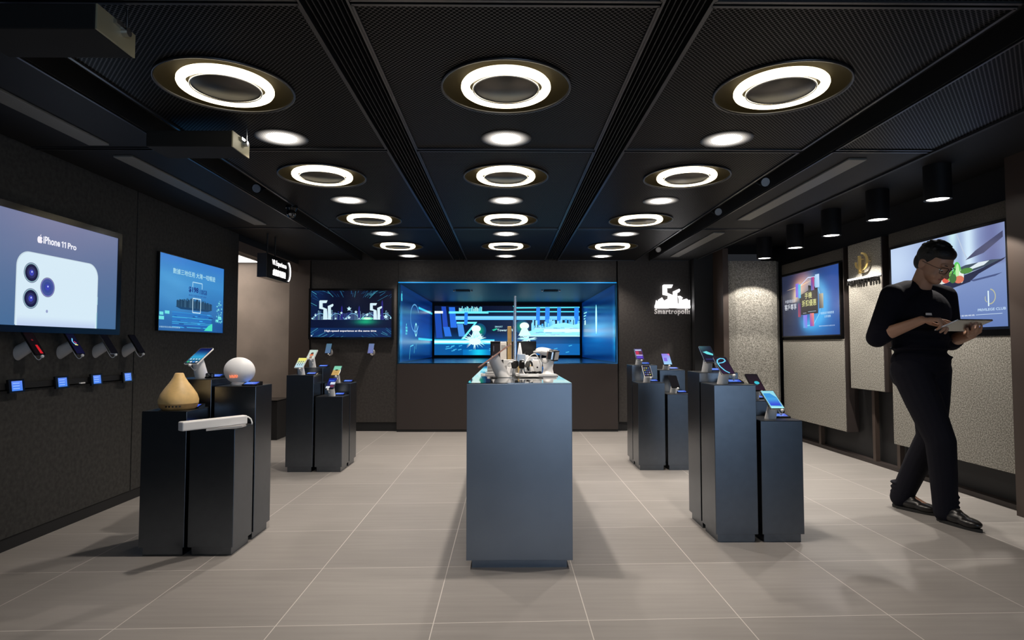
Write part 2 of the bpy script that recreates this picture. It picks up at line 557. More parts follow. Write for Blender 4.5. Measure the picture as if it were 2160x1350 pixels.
# back wall: pillar, left panel, middle section under and over the niche, right part
bw = empty('wall_back', (0, BACK, 0)); struct(bw)
def bpart(x0, x1, y0, y1, z0, z1, m, name='wall_panel'):
    return MB().box(x0, x1, y0, y1, z0, z1).build(name, m, bw, origin=(0, BACK, 0), bevel=0.002)
bpart(-2.76, -2.50, BACK - 0.02, 8.1, 0, 2.3, 'brown2', 'pillar')
bpart(-2.49, -1.375, BACK, BACK + 0.15, 0.115, 2.3, 'wall_b')
bpart(-2.49, 1.43, BACK + 0.03, BACK + 0.15, 0.0, 0.115, 'black', 'recess')
bpart(-1.375, 1.42, BACK - 0.06, BACK + 0.15, 0.03, 0.855, 'brown', 'lower_panel')
bpart(-1.375, 1.42, BACK - 0.01, BACK + 0.15, 1.895, 2.3, 'wall_b')
bpart(1.44, 2.36, BACK, BACK + 0.15, 0.115, 2.3, 'wall_b')
bpart(2.36, 2.60, BACK - 0.04, BACK + 0.15, 0.0, 2.3, 'black', 'door_reveal')
bpart(1.43, 2.36, BACK + 0.03, BACK + 0.15, 0.0, 0.115, 'black', 'recess')
struct(MB().box(-1.375, 1.42, BACK - 0.05, BACK, 0.0, 0.03).build('baseboard_back', 'black'))
# niche box, 3.4 m deep with lit LED side walls
ND = 11.1
ni = empty('niche', (0, BACK, 0.86)); tag(ni, 'deep blue glowing recess in the back wall with a wide screen at its far end', 'display niche')
og = (0, BACK, 0.86)
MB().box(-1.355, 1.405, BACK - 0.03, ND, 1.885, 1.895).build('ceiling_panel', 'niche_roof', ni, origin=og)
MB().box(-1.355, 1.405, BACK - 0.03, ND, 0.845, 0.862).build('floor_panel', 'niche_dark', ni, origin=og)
MB().box(-1.375, -1.355, BACK - 0.03, ND, 0.845, 1.895).build('side_panel', 'niche_dark', ni, origin=og)
MB().box(1.405, 1.425, BACK - 0.03, ND, 0.845, 1.895).build('side_panel', 'niche_dark', ni, origin=og)
MB().box(-1.375, 1.425, ND, ND + 0.05, 0.845, 1.895).build('back_panel', 'black', ni, origin=og)
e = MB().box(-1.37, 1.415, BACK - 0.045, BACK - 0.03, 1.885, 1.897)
e.build('edge_reflection_strip', 'blue_edge', ni, origin=og)  # blue reflection on the niche's top trim, painted as a glowing strip
for xa in (-1.372, 1.408): MB().box(xa, xa + 0.01, BACK - 0.045, BACK - 0.03, 0.866, 1.885).build('edge_trim', 'niche_dark', ni, origin=og)
MB().box(-1.372, 1.418, BACK - 0.06, BACK - 0.03, 0.855, 0.866).build('sill_trim', 'niche_dark', ni, origin=og)
for x in (-0.62, 0.65):
    sf = MB().box(x - 0.10, x + 0.10, 8.6, 8.75, 1.868, 1.886).build('spot_housing', 'black', ni, origin=og)
    for xa in (x - 0.14, x + 0.115): MB().cyl((xa, 8.67, 1.876), (xa + 0.025, 8.67, 1.874), 0.012, n=10).build('spot_eye', 'silver', sf, origin=og)

# right side: recessed back wall, facing felt end, door, near wall
struct(MB().box(3.42, 3.6, 3.6, 8.0, 0.0, 2.45).build('wall_right', 'black'))
struct(MB().box(3.36, 3.42, 3.86, 7.2, 0.0, 0.035).build('baseboard_right', 'brown'))
struct(MB().box(3.262, 3.6, -1.5, 3.86, 0.0, 2.45).build('wall_right_near', 'brown2'))
struct(MB().box(2.60, 2.665, 7.16, 7.75, 0.0, 2.25).build('door_1_frame', 'brown2'))
dr = MB().box(2.36, 2.60, 7.5, 7.6, 0.0, 2.25).build('door_1', 'black'); struct(dr)
ft = thing('felt_end_panel', 'speckled grey felt panel facing the room at the far end of the right wall', 'wall panel', (2.98, 7.2, 0.24))
b = MB()
# slightly rounded towards the corner
prof = [(2.667, 7.18), (2.75, 7.15), (3.18, 7.15), (3.25, 7.17), (3.298, 7.22), (3.298, 7.5), (2.667, 7.5)]
b.prism(prof, 0.24, 2.10)
b.build('felt_face', 'felt', ft, origin=(2.98, 7.2, 0.24))
MB().box(2.72, 3.29, 7.3, 7.45, 0.0, 0.24).build('plinth', 'black', ft, origin=(2.98, 7.2, 0.24))

# wall behind the photographer and the street end, for what the glossy faces reflect
struct(MB().box(-4.8, -0.1, -4.1, -4.0, 0, 2.5).build('wall_front', 'black'))

# glazing bars added behind the camera for the assumed, unseen shop front
wf = MB()
for x in (0.0, 2.13, 4.27, 6.4): wf.box(x - 0.03, x + 0.03, -3.98, -3.9, 0.0, 2.2)
wf.box(0.0, 6.4, -3.98, -3.9, 0.0, 0.06).box(0.0, 6.4, -3.98, -3.9, 2.14, 2.25)
struct(wf.build('assumed_window_1', 'trim_metal'))

# ================================================================== ceiling
ce = empty('ceiling', (0, 0, H)); struct(ce)
RING_X = (-1.185, 0.0, 1.175); RING_Y = (2.52, 3.86, 5.20, 6.58)
DL_Y = (3.15, 4.51, 5.86, 7.32)
ROWS = ((0.3, 1.865), (1.89, 3.31), (3.345, 5.58), (5.615, 7.68))
COLS = ((-1.655, -0.665), (-0.495, 0.495), (0.665, 1.655))


def holed_panel(x0, x1, y0, y1, holes):
    bm = bmesh.new()
    def loop(pts):
        vs = [bm.verts.new((p[0], p[1], H)) for p in pts]
        for i in range(len(vs)): bm.edges.new((vs[i], vs[(i + 1) % len(vs)]))
    loop([(x0, y0), (x1, y0), (x1, y1), (x0, y1)])
    for hx, hy, r in holes: loop(ellipse(hx, hy, r, r, 48))
    bmesh.ops.triangle_fill(bm, use_beauty=True, use_dissolve=False, edges=bm.edges)
    me = bpy.data.meshes.new('perforated_panel')
    for v in bm.verts: v.co.z -= H
    bm.normal_update()
    for f in bm.faces:
        if f.normal.z > 0: f.normal_flip()
    bm.to_mesh(me); bm.free()
    me.materials.append(MT['perf'])
    o = bpy.data.objects.new('perforated_panel', me); COL.objects.link(o); o.parent = ce
    so = o.modifiers.new('thickness', 'SOLIDIFY'); so.thickness = 0.004; so.offset = -1
    return o


for (y0, y1) in ROWS:
    for k, (x0, x1) in enumerate(COLS):
        holes = [(RING_X[k], y, 0.272) for y in RING_Y if y0 < y < y1]
        holed_panel(x0, x1, y0, y1, holes)
        # narrow folded edges of the panel
        e = MB()
        for a in (x0, x1): e.box(a - 0.006, a + 0.006, y0, y1, -0.008, 0.02)
        for a in (y0, y1): e.box(x0, x1, a - 0.006, a + 0.006, -0.008, 0.02)
        e.build('panel_edge', 'trim_metal', ce)
    for x0, x1 in ((1.85, 2.40), (-2.62, -1.85)):
        e = MB()
        if x0 > 0: e.box(x0, x1, y0, y1, 0.0, 0.004)
        else: e.box(x0, x1, y0, y1, 0.0, 0.004)
        e.build('soffit_panel', 'perf' if (x0 > 0 and y1 < 3.4) else 'soffit', ce)
        e = MB()
        a = x0 if x0 > 0 else x1
        e.box(a - 0.005, a + 0.005, y0, y1, -0.008, 0.02)
        for q in (y0, y1): e.box(x0, x1, q - 0.005, q + 0.005, -0.006, 0.01)
        e.build('panel_edge', 'trim_metal', ce)
# slotted air grilles between the panel columns
for gx in (-0.58, 0.58):
    e = MB()
    e.box(gx - 0.08, gx + 0.08, 0.3, 7.68, 0.045, 0.05)
    for k in range(-3, 4): e.box(gx + k * 0.019 - 0.002, gx + k * 0.019 + 0.002, 0.3, 7.68, 0.0, 0.04)
    e.build('slot_grille', 'black', ce)
    e = MB()
    for sgn in (-1, 1): e.box(gx + sgn * 0.078 - 0.004, gx + sgn * 0.078 + 0.004, 0.3, 7.68, -0.010, 0.045)
    e.build('grille_frame', 'trim_metal', ce)
# black troughs with small adjustable spots
for tx in (-1.75, 1.75):
    MB().box(tx - 0.09, tx + 0.09, 0.3, 7.68, 0.10, 0.105).box(tx - 0.093, tx - 0.088, 0.3, 7.68, 0, 0.1).box(tx + 0.088, tx + 0.093, 0.3, 7.68, 0, 0.1).build('track_trough', 'gap', ce)
# frosted strips in the outer soffits
for (x, spans) in ((2.06, ((3.46, 5.15), (5.75, 7.3))), (-2.21, ((1.2, 3.25), (3.45, 5.4)))):
    for a, c in spans:
        MB().box(x - 0.055, x + 0.055, a, c, -0.012, 0.0).build('strip_diffuser', 'strip', ce, bevel=0.003)
# ceiling slab, edge of the canopy and the higher ceiling along the right wall
MB().box(-2.9, 2.40, -1.5, 8.0, 0.18, 0.22).build('slab', 'gap', ce)
MB().box(-2.88, 2.40, -1.5, 0.3, 0.0, 0.02).build('slab', 'soffit', ce)
MB().box(2.40, 2.42, -1.5, 7.75, -0.012, 0.16).build('canopy_edge', 'black', ce)
MB().box(2.42, 3.6, -1.5, 8.0, 0.13, 0.17).build('side_slab', 'soffit', ce)

ROWN = ('nearest', 'second', 'third', 'farthest')
COLN = ('left', 'middle', 'right')


def make_ring():
    r = empty('ring_light')
    MB().lathe([(0.0, 0.022), (0.15, 0.022), (0.21, 0.030), (0.262, 0.016), (0.272, -0.004)], 64).build('dish', 'bronze', r)
    MB().lathe([(0.268, 0.0), (0.268, -0.010), (0.276, -0.010), (0.276, 0.0), (0.268, 0.0)], 64).build('rim', 'trim_metal', r)
    pts = [(0.172 * math.cos(2 * PI * i / 64), 0.172 * math.sin(2 * PI * i / 64), -0.002) for i in range(64)]
    MB().tube(pts, 0.0190, 12, closed=True).build('light_tube', 'tube', r)
    d = MB().lathe([(0.0, -0.012), (0.134, -0.012), (0.139, -0.008), (0.139, 0.02)], 64).build('centre_disc', 'steel', r)
    MB().lathe([(0.137, -0.013), (0.1395, -0.015), (0.142, -0.013), (0.142, -0.009)], 64).build('disc_rim', 'silver', d)
    return r


def make_downlight():
    r = empty('downlight')
    MB().lathe([(0.0, -0.006), (0.066, -0.006), (0.077, -0.002), (0.077, 0.0)], 40).build('lens', 'lens', r)
    MB().lathe([(0.079, -0.0022), (0.135, -0.0022), (0.135, -0.0008), (0.079, -0.0008), (0.079, -0.0022)], 40).build('glare_ring', 'cover', r)  # glare around the lens, painted as a glowing ring
    return r


def spot(name, loc, power, size, blend, parent=None, rot=(0, 0, 0), radius=0.028, col=SPOT_COL):
    d = bpy.data.lights.new(name, 'SPOT'); d.energy = power; d.spot_size = math.radians(size); d.spot_blend = blend
    d.shadow_soft_size = radius; d.color = col
    o = bpy.data.objects.new(name, d); COL.objects.link(o); o.location = loc; o.rotation_euler = rot
    if parent: o.parent = parent
    return o


ring0 = make_ring(); dl0 = make_downlight()
first = True
for j in range(4):
    for k in range(3):
        r = ring0 if first else copy_tree(ring0)
        r.location = (RING_X[k] , RING_Y[j], H)
        tag(r, 'warm glowing ceiling ring light, %s column, %s row from the camera' % (COLN[k], ROWN[j]), 'ring light', 'ring lights in the perforated ceiling')
        d = dl0 if first else copy_tree(dl0)
        d.location = (RING_X[k], DL_Y[j], H)
        tag(d, 'small white ceiling downlight, %s column, just beyond the %s row of ring lights' % (COLN[k], ROWN[j]), 'downlight', 'small downlights between the ring lights')
        spot('downlight_beam', (RING_X[k], DL_Y[j], H - 0.03), DOWN_POWER, 118, 0.6)
        first = False

# the same ceiling goes on: one more unseen row assumed over the camera to light the stands, and unseen spots added behind it to brighten the floor the counter reflects
for k in range(3):
    if k: spot('downlight_beam', (RING_X[k], 1.81, H - 0.03), 15, 118, 0.6)
    spot('added_floor_beam', (RING_X[k] + 1.2, -1.6, H - 0.03), 80, 84, 0.5, col=(0.86, 0.93, 1.0))

# cylinder downlights along the right wall
WALL_DL = ((4.03, 'nearest the camera'), (4.69, 'second from the camera'), (5.37, 'third, above the gold letter panel'), (6.05, 'fourth from the camera'), (6.78, 'farthest, over the felt corner'))
cyl0 = None
for i, (y, w) in enumerate(WALL_DL):
    if cyl0 is None:
        cyl0 = c = empty('cylinder_downlight')
        MB().cyl((0, 0, 0), (0, 0, 0.25), 0.082, n=36, caps=False).lathe([(0.082, 0.0), (0.07, 0.0), (0.066, 0.02)], 36).build('housing', 'soffit', c)
        MB().lathe([(0.0, 0.006), (0.066, 0.006), (0.068, 0.012)], 36).build('lens', 'lens', c)
    else: c = copy_tree(cyl0)
    c.location = (2.94, y, 2.074)
    tag(c, 'black cylinder downlight along the felt wall, %s' % w, 'downlight', 'cylinder downlights along the right wall')
    spot('cylinder_beam', (2.94, y, 2.06), WALL_POWER, 108, 0.12, radius=0.02, col=(1.0, 0.93, 0.84))

# small spots in the troughs
tr0 = None
for (x, y, w) in ((1.75, 4.05, 'right ceiling trough, nearest of the three'), (1.75, 4.95, 'right ceiling trough, middle of the three'), (1.75, 6.9, 'right ceiling trough, at its far end'), (-1.75, 4.25, 'left ceiling trough')):
    if tr0 is None:
        tr0 = c = empty('track_spotlight')
        MB().box(-0.03, 0.03, -0.05, 0.05, 0.07, 0.10).cyl((0, 0, 0.03), (0, 0, 0.08), 0.008, n=8).build('mount', 'black_gloss', c)
        MB().cyl((0, 0.045, 0.045), (0, -0.05, 0.005), 0.032, 0.036, n=20).build('head', 'black_gloss', c)
        MB().cyl((0, -0.0505, 0.0049), (0, -0.053, 0.0040), 0.029, n=20).build('reflector', 'silver', c)
    else: c = copy_tree(tr0)
    c.location = (x, y, H)
    tag(c, 'small unlit black spotlight inside the %s' % w, 'spotlight', 'unlit spotlights in the ceiling troughs')

# hanging projector boxes on the left
pj0 = None
for (x, y, w) in ((-1.252, 1.91, 'black box with a pale end plate, hung from the ceiling nearest the camera'),
                  (-1.33, 3.00, 'black box with a pale end plate, hung between the two nearest left ring lights')):
    if pj0 is None:
        pj0 = c = empty('projector')
        MB().box(-0.42, -0.006, -0.095, 0.095, 0, 0.08).build('body', 'gap', c, bevel=0.004)
        pl = MB().box(-0.006, 0.0, -0.095, 0.095, 0, 0.08).build('end_plate', 'beige_metal', c, bevel=0.001)
        MB().cyl((0, 0.03, 0.055), (0.02, 0.03, 0.055), 0.014, n=16).box(0.0, 0.012, -0.02, 0.02, 0.06, 0.075).build('socket', 'silver', pl)
        MB().cyl((0.012, 0.03, 0.055), (0.012, 0.03, 0.13), 0.004, n=8).build('hanger_rod', 'silver', c)
    else: c = copy_tree(pj0)
    c.location = (x, y, 2.05)
    tag(c, w, 'projector', 'projector boxes under the left ceiling')

# security camera at the left trough
cc = thing('security_camera', 'small black dome security camera under the left side of the ceiling', 'security camera', (-1.68, 4.70, H))
MB().cyl((0, 0, -0.02), (0, 0, 0), 0.045, n=24).cyl((0, 0, -0.045), (0, 0, -0.02), 0.03, 0.042, n=24).build('base', 'black_gloss', cc)
sp_ = MB().sphere((0, -0.01, -0.065), 0.036).build('dome', 'black_gloss', cc)
MB().cyl((0.005, -0.042, -0.075), (0.006, -0.05, -0.08), 0.012, n=14).build('camera_lens', 'silver', sp_)
MB().sphere((-0.022, -0.035, -0.078), 0.006, nu=10, nv=6).sphere((0.026, -0.030, -0.078), 0.006, nu=10, nv=6).build('infrared_lamp', 'silver', sp_)
# alarm sensor on the back wall
al = thing('motion_sensor', 'small white wall sensor with a red light high in the back right corner', 'sensor', (2.50, BACK, 2.07))
MB().box(-0.035, 0.035, -0.05, 0.0, 0.0, 0.115).build('body', 'white', al, bevel=0.008)
MB().box(-0.012, 0.012, -0.053, -0.049, 0.085, 0.10).build('led', 'red_led', al)
MB().box(-0.024, 0.024, -0.053, -0.049, 0.015, 0.06).build('lens_window', 'grey', al)

# ================================================================== right wall felt panels and screens
def felt_unit(name, label, y0, y1, screen):
    og = (3.3, (y0 + y1) / 2, 0.25)
    t = thing(name, label, 'wall panel', og)
    if screen:
        MB().box(3.30, 3.40, y0, y1, 0.25, 1.150).build('lower_felt', 'felt', t, origin=og, bevel=0.004)
        MB().box(3.30, 3.40, y0, y1, 1.925, 2.045).build('header_felt', 'felt_dark', t, origin=og, bevel=0.004)
        MB().box(3.335, 3.40, y0, y1, 1.150, 1.925).build('recess', 'black', t, origin=og)
    else:
        MB().box(3.30, 3.40, y0, y1, 0.68, 2.045).build('felt_face', 'felt', t, origin=og, bevel=0.004)
    z0 = 0.25 if screen else 0.68
    MB().box(3.302, 3.42, y0 - 0.012, y0 - 0.001, z0, 2.045).build('edge_board', 'brown', t, origin=og)
    return t

felt_unit('felt_wall_panel', 'tall speckled felt panel on the right wall holding the blue poster screen', 5.84, 7.14, True)
felt_unit('felt_wall_panel', 'narrow speckled felt panel carrying the gold letter emblem, hung clear of the floor', 5.235, 5.745, False)
felt_unit('felt_wall_panel', 'large speckled felt panel nearest the camera behind the walking man', 3.87, 5.125, True)
for (y, w) in ((6.45, 'below the far felt panel'), (5.50, 'below the narrow emblem panel'), (5.16, 'just before the near felt panel')):
    o = MB().box(3.36, 3.40, y - 0.02, y + 0.02, 0.035, 0.25 if y != 5.50 and y != 5.16 else 0.68).build('wall_post', 'brown2', None, origin=(3.38, y, 0.035))
    tag(o, 'dark brown post at the foot of the right wall, %s' % w, 'post', 'posts at the foot of the right wall')


def wall_screen(name, label, cat, M, w, h, bez, depth, bezmat='black_gloss', material='art'):
    """M: plane matrix of the lower left corner of the lit picture; the case reaches back along -z"""
    t = thing(name, label, cat, M.translation)
    L = M.copy(); L.translation = (0, 0, 0)
    b = MB()
    b.box(-bez, w + bez, -bez, h + bez, -depth, -0.002, M=L)
    if bez:
        b.box(-bez, w + bez, h, h + bez, -0.002, 0.006, M=L).box(-bez, w + bez, -bez, 0, -0.002, 0.006, M=L)
        b.box(-bez, 0, 0, h, -0.002, 0.006, M=L).box(w, w + bez, 0, h, -0.002, 0.006, M=L)
    b.build('case', bezmat, t)
    a = Art(w, h)
    return t, L, a


# --- big screen on the left wall: the white phone back
M = frame_mat((LW + 0.05, 2.93, 1.19), (0, 1, 0), (0, 0, 1))
t, L, a = wall_screen('television', 'large wall television showing the back of a white phone with three cameras', 'television', M, 1.075, 0.605, 0.036, 0.045)
SW, SH = 1.075, 0.605
a.grid(lambda u, v: mixc(C(70, 106, 148), C(118, 122, 158), v * 0.8 + 0.25 * (1 - abs(2 * u - 1)) * v), 16, 10)
# phone back: world y 3.185..3.815, top at z 1.585
px0, px1, pt = 3.19 - 2.93, 3.815 - 2.93, 1.588 - 1.19
pts = [(px1, 0), (px1, pt - 0.075)] + ellipse(px1 - 0.085, pt - 0.085, 0.085, 0.085, 10, 0, 90) + ellipse(px0 + 0.085, pt - 0.085, 0.085, 0.085, 10, 90, 180) + [(px0, 0)]
a.poly([(p[0] + (0.006 if p[0] > 0.5 else -0.006), p[1] + 0.004) for p in pts], C(196, 214, 225))
a.poly(pts, C(214, 234, 246))
a.grid(lambda u, v: mixc(C(188, 204, 236), C(214, 234, 246), v * 1.3), 4, 6, (px0 + 0.01, 0, px1 - 0.01, 0.07))
a.rect(px1, 0.0, px1 + 0.008, 0.10, C(150, 196, 208)); a.rect(px1, 0.15, px1 + 0.008, 0.20, C(190, 222, 230))
for (y, z, dim) in ((3.288, 1.479, 0), (3.288, 1.338, 0), (3.405, 1.410, 1)):
    cx, cy = y - 2.93, z - 1.19
    a.poly(ellipse(cx, cy, 0.054, 0.056), C(120, 132, 160)); a.poly(ellipse(cx, cy, 0.049, 0.051), C(150, 190, 196) if not dim else C(120, 110, 190))
    a.poly(ellipse(cx, cy, 0.045, 0.047), C(24, 24, 62) if not dim else C(66, 84, 150))
    a.poly(ellipse(cx, cy, 0.030, 0.031), C(44, 46, 96) if not dim else C(56, 72, 150))
    a.poly(ellipse(cx, cy, 0.016, 0.017), C(60, 66, 180)); a.poly(ellipse(cx + 0.002, cy + 0.005, 0.005, 0.005), C(190, 200, 255))
a.poly(ellipse(0.475, 0.085, 0.008, 0.009), C(150, 160, 200))
# fruit mark and the words
def fruit(a, cx, cy, r, col, bg, bite=True):
    a.poly(ellipse(cx - r * 0.32, cy, r * 0.62, r * 0.95, 20), col); a.poly(ellipse(cx + r * 0.32, cy, r * 0.62, r * 0.95, 20), col)
    if bite: a.poly(ellipse(cx + r * 1.05, cy + r * 0.15, r * 0.42, r * 0.42, 16), bg)
    a.poly([(cx, cy + r * 0.95), (cx + r * 0.05, cy + r * 1.3), (cx + r * 0.4, cy + r * 1.6), (cx + r * 0.35, cy + r * 1.2)], col)
fruit(a, 0.408, 0.478, 0.020, C(245, 240, 250), C(100, 112, 150))
wc = C(240, 240, 250)
a.text('iPhone', 0.432, 0.462, 0.126, 0.042, wc, bold=0.03)
for x_ in (0.577, 0.597): a.poly([(x_, 0.462 + 0.001), (x_, 0.490), (x_ - 0.008, 0.486), (x_ - 0.008, 0.493), (x_ + 0.001, 0.498), (x_ + 0.0075, 0.498), (x_ + 0.0075, 0.463)], wc)
a.text('Pro', 0.619, 0.4625, 0.072, 0.0355, wc, bold=0.03)
a.build('screen', t, L)

# --- frameless lit poster on the left wall
M = frame_mat((LW + 0.02, 4.54, 1.20), (0, 1, 0), (0, 0, 1))
PW, PH = 1.035, 0.59
t, L, a = wall_screen('lit_poster', 'frameless glowing blue poster screen with a price offer on the left wall', 'screen', M, PW, PH, 0.004, 0.02)
def pbg(u, v):
    c = mixc(C(18, 70, 140), C(62, 140, 205), min(1, v * 1.5))
    c = mixc(c, C(100, 175, 225), 0.55 * math.exp(-((u - 0.2) ** 2 + (v - 0.55) ** 2) * 7))
    if v > 0.75: c = mixc(c, C(48, 116, 205), (v - 0.75) * 3)
    return mixc(c, C(60, 130, 190), 0.25 * (0.5 + 0.5 * math.sin(u * 9 + v * 23)))
a.grid(pbg, 36, 24)
rnd = random.Random(3)
for i in range(70):   # island skyline
    x = 0.24 + 0.55 * i / 70; h = 0.04 + 0.05 * rnd.random() * (1 - abs(i - 35) / 40)
    a.rect(x * PW, 0.33 * PH, (x + 0.009) * PW, (0.35 + h * 1.6) * PH, mixc(C(16, 44, 74), C(70, 110, 140), rnd.random() * 0.7))
a.poly([(0.22 * PW, 0.33 * PH), (0.8 * PW, 0.33 * PH), (0.72 * PW, 0.30 * PH), (0.3 * PW, 0.30 * PH)], C(22, 60, 100))
a.text('數據三地任用 大灣一咭暢遊', 0.18 * PW, 0.765 * PH, 0.66 * PW, 0.075 * PH, C(176, 226, 235), bold=0.01)
a.path([(0.47 * PW, 0.60 * PH), (0.47 * PW, 0.70 * PH), (0.62 * PW, 0.70 * PH), (0.62 * PW, 0.62 * PH)], 0.008, C(170, 215, 240))
a.text('$198', 0.41 * PW, 0.545 * PH, 0.15 * PW, 0.085 * PH, C(22, 44, 120), bold=0.03)
a.text('/100GB', 0.57 * PW, 0.545 * PH, 0.13 * PW, 0.065 * PH, C(22, 44, 120), bold=0.015)
a.text('適用於中國內地 澳門 香港', 0.41 * PW, 0.495 * PH, 0.28 * PW, 0.028 * PH, C(40, 70, 140))
a.path([(0.475 * PW, 0.27 * PH), (0.475 * PW, 0.47 * PH), (0.60 * PW, 0.47 * PH), (0.60 * PW, 0.27 * PH)], 0.009, C(190, 225, 245), True)
for i in range(10):
    v = 0.05 + 0.022 * i
    a.rect(0.18 * PW, v * PH, 0.79 * PW, (v + 0.010) * PH, mixc(C(20, 90, 190), C(70, 200, 245), rnd.random()))
for i in range(26):
    u = 0.20 + rnd.random() * 0.58; v = 0.03 + rnd.random() * 0.22
    a.rect(u * PW, v * PH, (u + 0.03 + 0.05 * rnd.random()) * PW, (v + 0.012) * PH, mixc(C(10, 50, 120), C(60, 180, 250), rnd.random()))
for (x, y, w_, h_) in ((0.01, 0.20, 0.05, 0.04), (0.08, 0.22, 0.06, 0.04), (0.0, 0.14, 0.07, 0.045), (0.90, 0.20, 0.06, 0.05), (0.86, 0.16, 0.05, 0.04)):
    a.rect(x * PW, y * PH, (x + w_) * PW, (y + h_) * PH, C(110, 225, 225))
for i in range(30):
    u = 0.86 + rnd.random() * 0.12; v = 0.12 + rnd.random() * 0.36
    a.rect(u * PW, v * PH, (u + 0.015) * PW, (v + 0.02) * PH, mixc(C(60, 140, 180), C(140, 240, 235), rnd.random()))
a.poly([(0.66 * PW, 0.02 * PH), (0.80 * PW, 0.02 * PH), (0.80 * PW, 0.13 * PH), (0.74 * PW, 0.10 * PH)], C(70, 220, 190))
a.text('計劃詳情及條款請參閱單張', 0.01 * PW, 0.035 * PH, 0.28 * PW, 0.022 * PH, C(170, 210, 230))
a.build('screen', t, L)

# --- TV on the back wall
FIVE = [(635, 300), (665, 280), (925, 280), (885, 372), (752, 378), (756, 520), (905, 580), (925, 790), (930, 955), (780, 955), (785, 600), (635, 570)]
GEE = [(945, 790), (935, 480), (1110, 402), (1138, 440), (1105, 500), (1045, 525), (1055, 820), (1055, 955), (945, 955)]
TOWN = [(430, 960), (398, 900), (425, 835), (440, 735), (485, 800), (505, 720), (605, 655), (665, 750), (780, 690), (800, 960)]
TOWN2 = [(1050, 960), (1060, 830), (1108, 830), (1105, 690), (1080, 610), (1130, 605), (1210, 660), (1180, 700), (1185, 830), (1205, 720), (1320, 688), (1375, 740), (1435, 718), (1445, 830), (1475, 890), (1440, 960)]


def logo_pts(pts, x, y, s):
    """logo pixels (y down, 0..960) to plane coordinates, s = size of one unit"""
    return [(x + p[0] * s, y + (960 - p[1]) * s) for p in pts]


M = frame_mat((-2.472, BACK - 0.05, 1.193), (1, 0, 0), (0, 0, 1))
TW, TH = 1.02, 0.59
t, L, a = wall_screen('television', 'television showing a neon city skyline, on the back wall left of the niche', 'television', M, TW, TH, 0.028, 0.05)
a.grid(lambda u, v: mixc(C(6, 10, 34), C(14, 44, 96), 0.9 * math.exp(-((v - 0.12) ** 2) * 20) + 0.5 * math.exp(-((u - 0.05) ** 2) * 30) * (0.4 + v)), 20, 14)
rnd = random.Random(11)
for i in range(260):
    an = rnd.random() * 2 * PI; r0 = 0.55 + rnd.random() * 0.5; ln = 0.08 + rnd.random() * 0.22
    cx, cy = 0.5, 0.46
    p = (cx + math.cos(an) * r0 * 0.9, cy + math.sin(an) * r0 * 0.72); q = (cx + math.cos(an) * (r0 + ln) * 0.9, cy + math.sin(an) * (r0 + ln) * 0.72)
    if min(p[0], q[0]) < -0.1 or max(p[0], q[0]) > 1.1: continue
    if p[1] > 1.02 or p[1] < -0.02 or p[0] < 0 or p[0] > 1: continue
    a.line((p[0] * TW, p[1] * TH), (q[0] * TW, q[1] * TH), 0.002 + rnd.random() * 0.003, mixc(C(16, 60, 110), C(90, 190, 215), rnd.random() ** 1.5))
a.grid(lambda u, v: mixc(C(8, 20, 52), C(20, 170, 120), math.exp(-((u - 0.68) ** 2) * 60 - ((v - 0.55) ** 2) * 14)), 30, 8, (0, 0.20 * TH, TW, 0.44 * TH))
for k in range(5):   # bridge and hills outline
    x0 = 0.02 + 0.2 * k
    a.path([((x0 + 0.2 * i / 10) * TW, (0.38 + 0.13 * math.sin(PI * i / 10)) * TH) for i in range(11)], 0.006, C(130, 205, 240))
for i in range(46):
    u = 0.03 + 0.94 * i / 46; h = 0.05 + 0.16 * rnd.random()
    a.path([(u * TW, 0.37 * TH), (u * TW, (0.37 + h) * TH), ((u + 0.012) * TW, (0.37 + h) * TH), ((u + 0.012) * TW, 0.37 * TH)], 0.0025, mixc(C(50, 60, 170), C(170, 225, 250), rnd.random()))
for (u, h) in ((0.385, 0.30), (0.60, 0.30), (0.885, 0.42)):
    a.poly([((u - 0.014) * TW, 0.38 * TH), ((u + 0.014) * TW, 0.38 * TH), ((u + 0.010) * TW, (0.33 + h) * TH), (u * TW, (0.38 + h) * TH), ((u - 0.010) * TW, (0.33 + h) * TH)], C(40, 36, 120))
sk = 0.00036
for (x, s_) in ((-0.10, 1.0), (0.56, 0.86)):
    for P_ in (FIVE, GEE):
        a.poly(logo_pts(P_, x * TW - 0.02, 0.375 * TH, sk * s_), C(214, 240, 250))
for (x, y, r) in ((0.475, 0.61, 0.03), (0.38, 0.52, 0.018), (0.56, 0.54, 0.02), (0.475, 0.42, 0.025), (0.93, 0.44, 0.03), (0.24, 0.48, 0.028), (0.06, 0.47, 0.018), (0.70, 0.48, 0.022), (0.31, 0.40, 0.015), (0.44, 0.40, 0.016), (0.02, 0.40, 0.014), (0.99, 0.41, 0.012), (0.60, 0.40, 0.012)):
    n = 5
    st = [(x * TW + r * TW * (1 if i % 2 == 0 else 0.5) * math.cos(PI / 2 + i * PI / n), y * TH + r * TW * (1 if i % 2 == 0 else 0.5) * math.sin(PI / 2 + i * PI / n)) for i in range(2 * n)]
    a.poly(st, C(200, 238, 250))
a.poly(ellipse(0.70 * TW, 0.40 * TH, 0.075 * TW, 0.03 * TH), C(120, 240, 190)); a.poly(ellipse(0.70 * TW, 0.405 * TH, 0.045 * TW, 0.018 * TH), C(235, 255, 240))
a.text('High-speed experience at the same time', 0.175 * TW, 0.105 * TH, 0.64 * TW, 0.05 * TH, C(240, 240, 250), bold=0.025)
a.poly(ellipse(0.014 * TW, 0.03 * TH, 0.008, 0.008, 12), C(230, 235, 250))
a.build('screen', t, L)

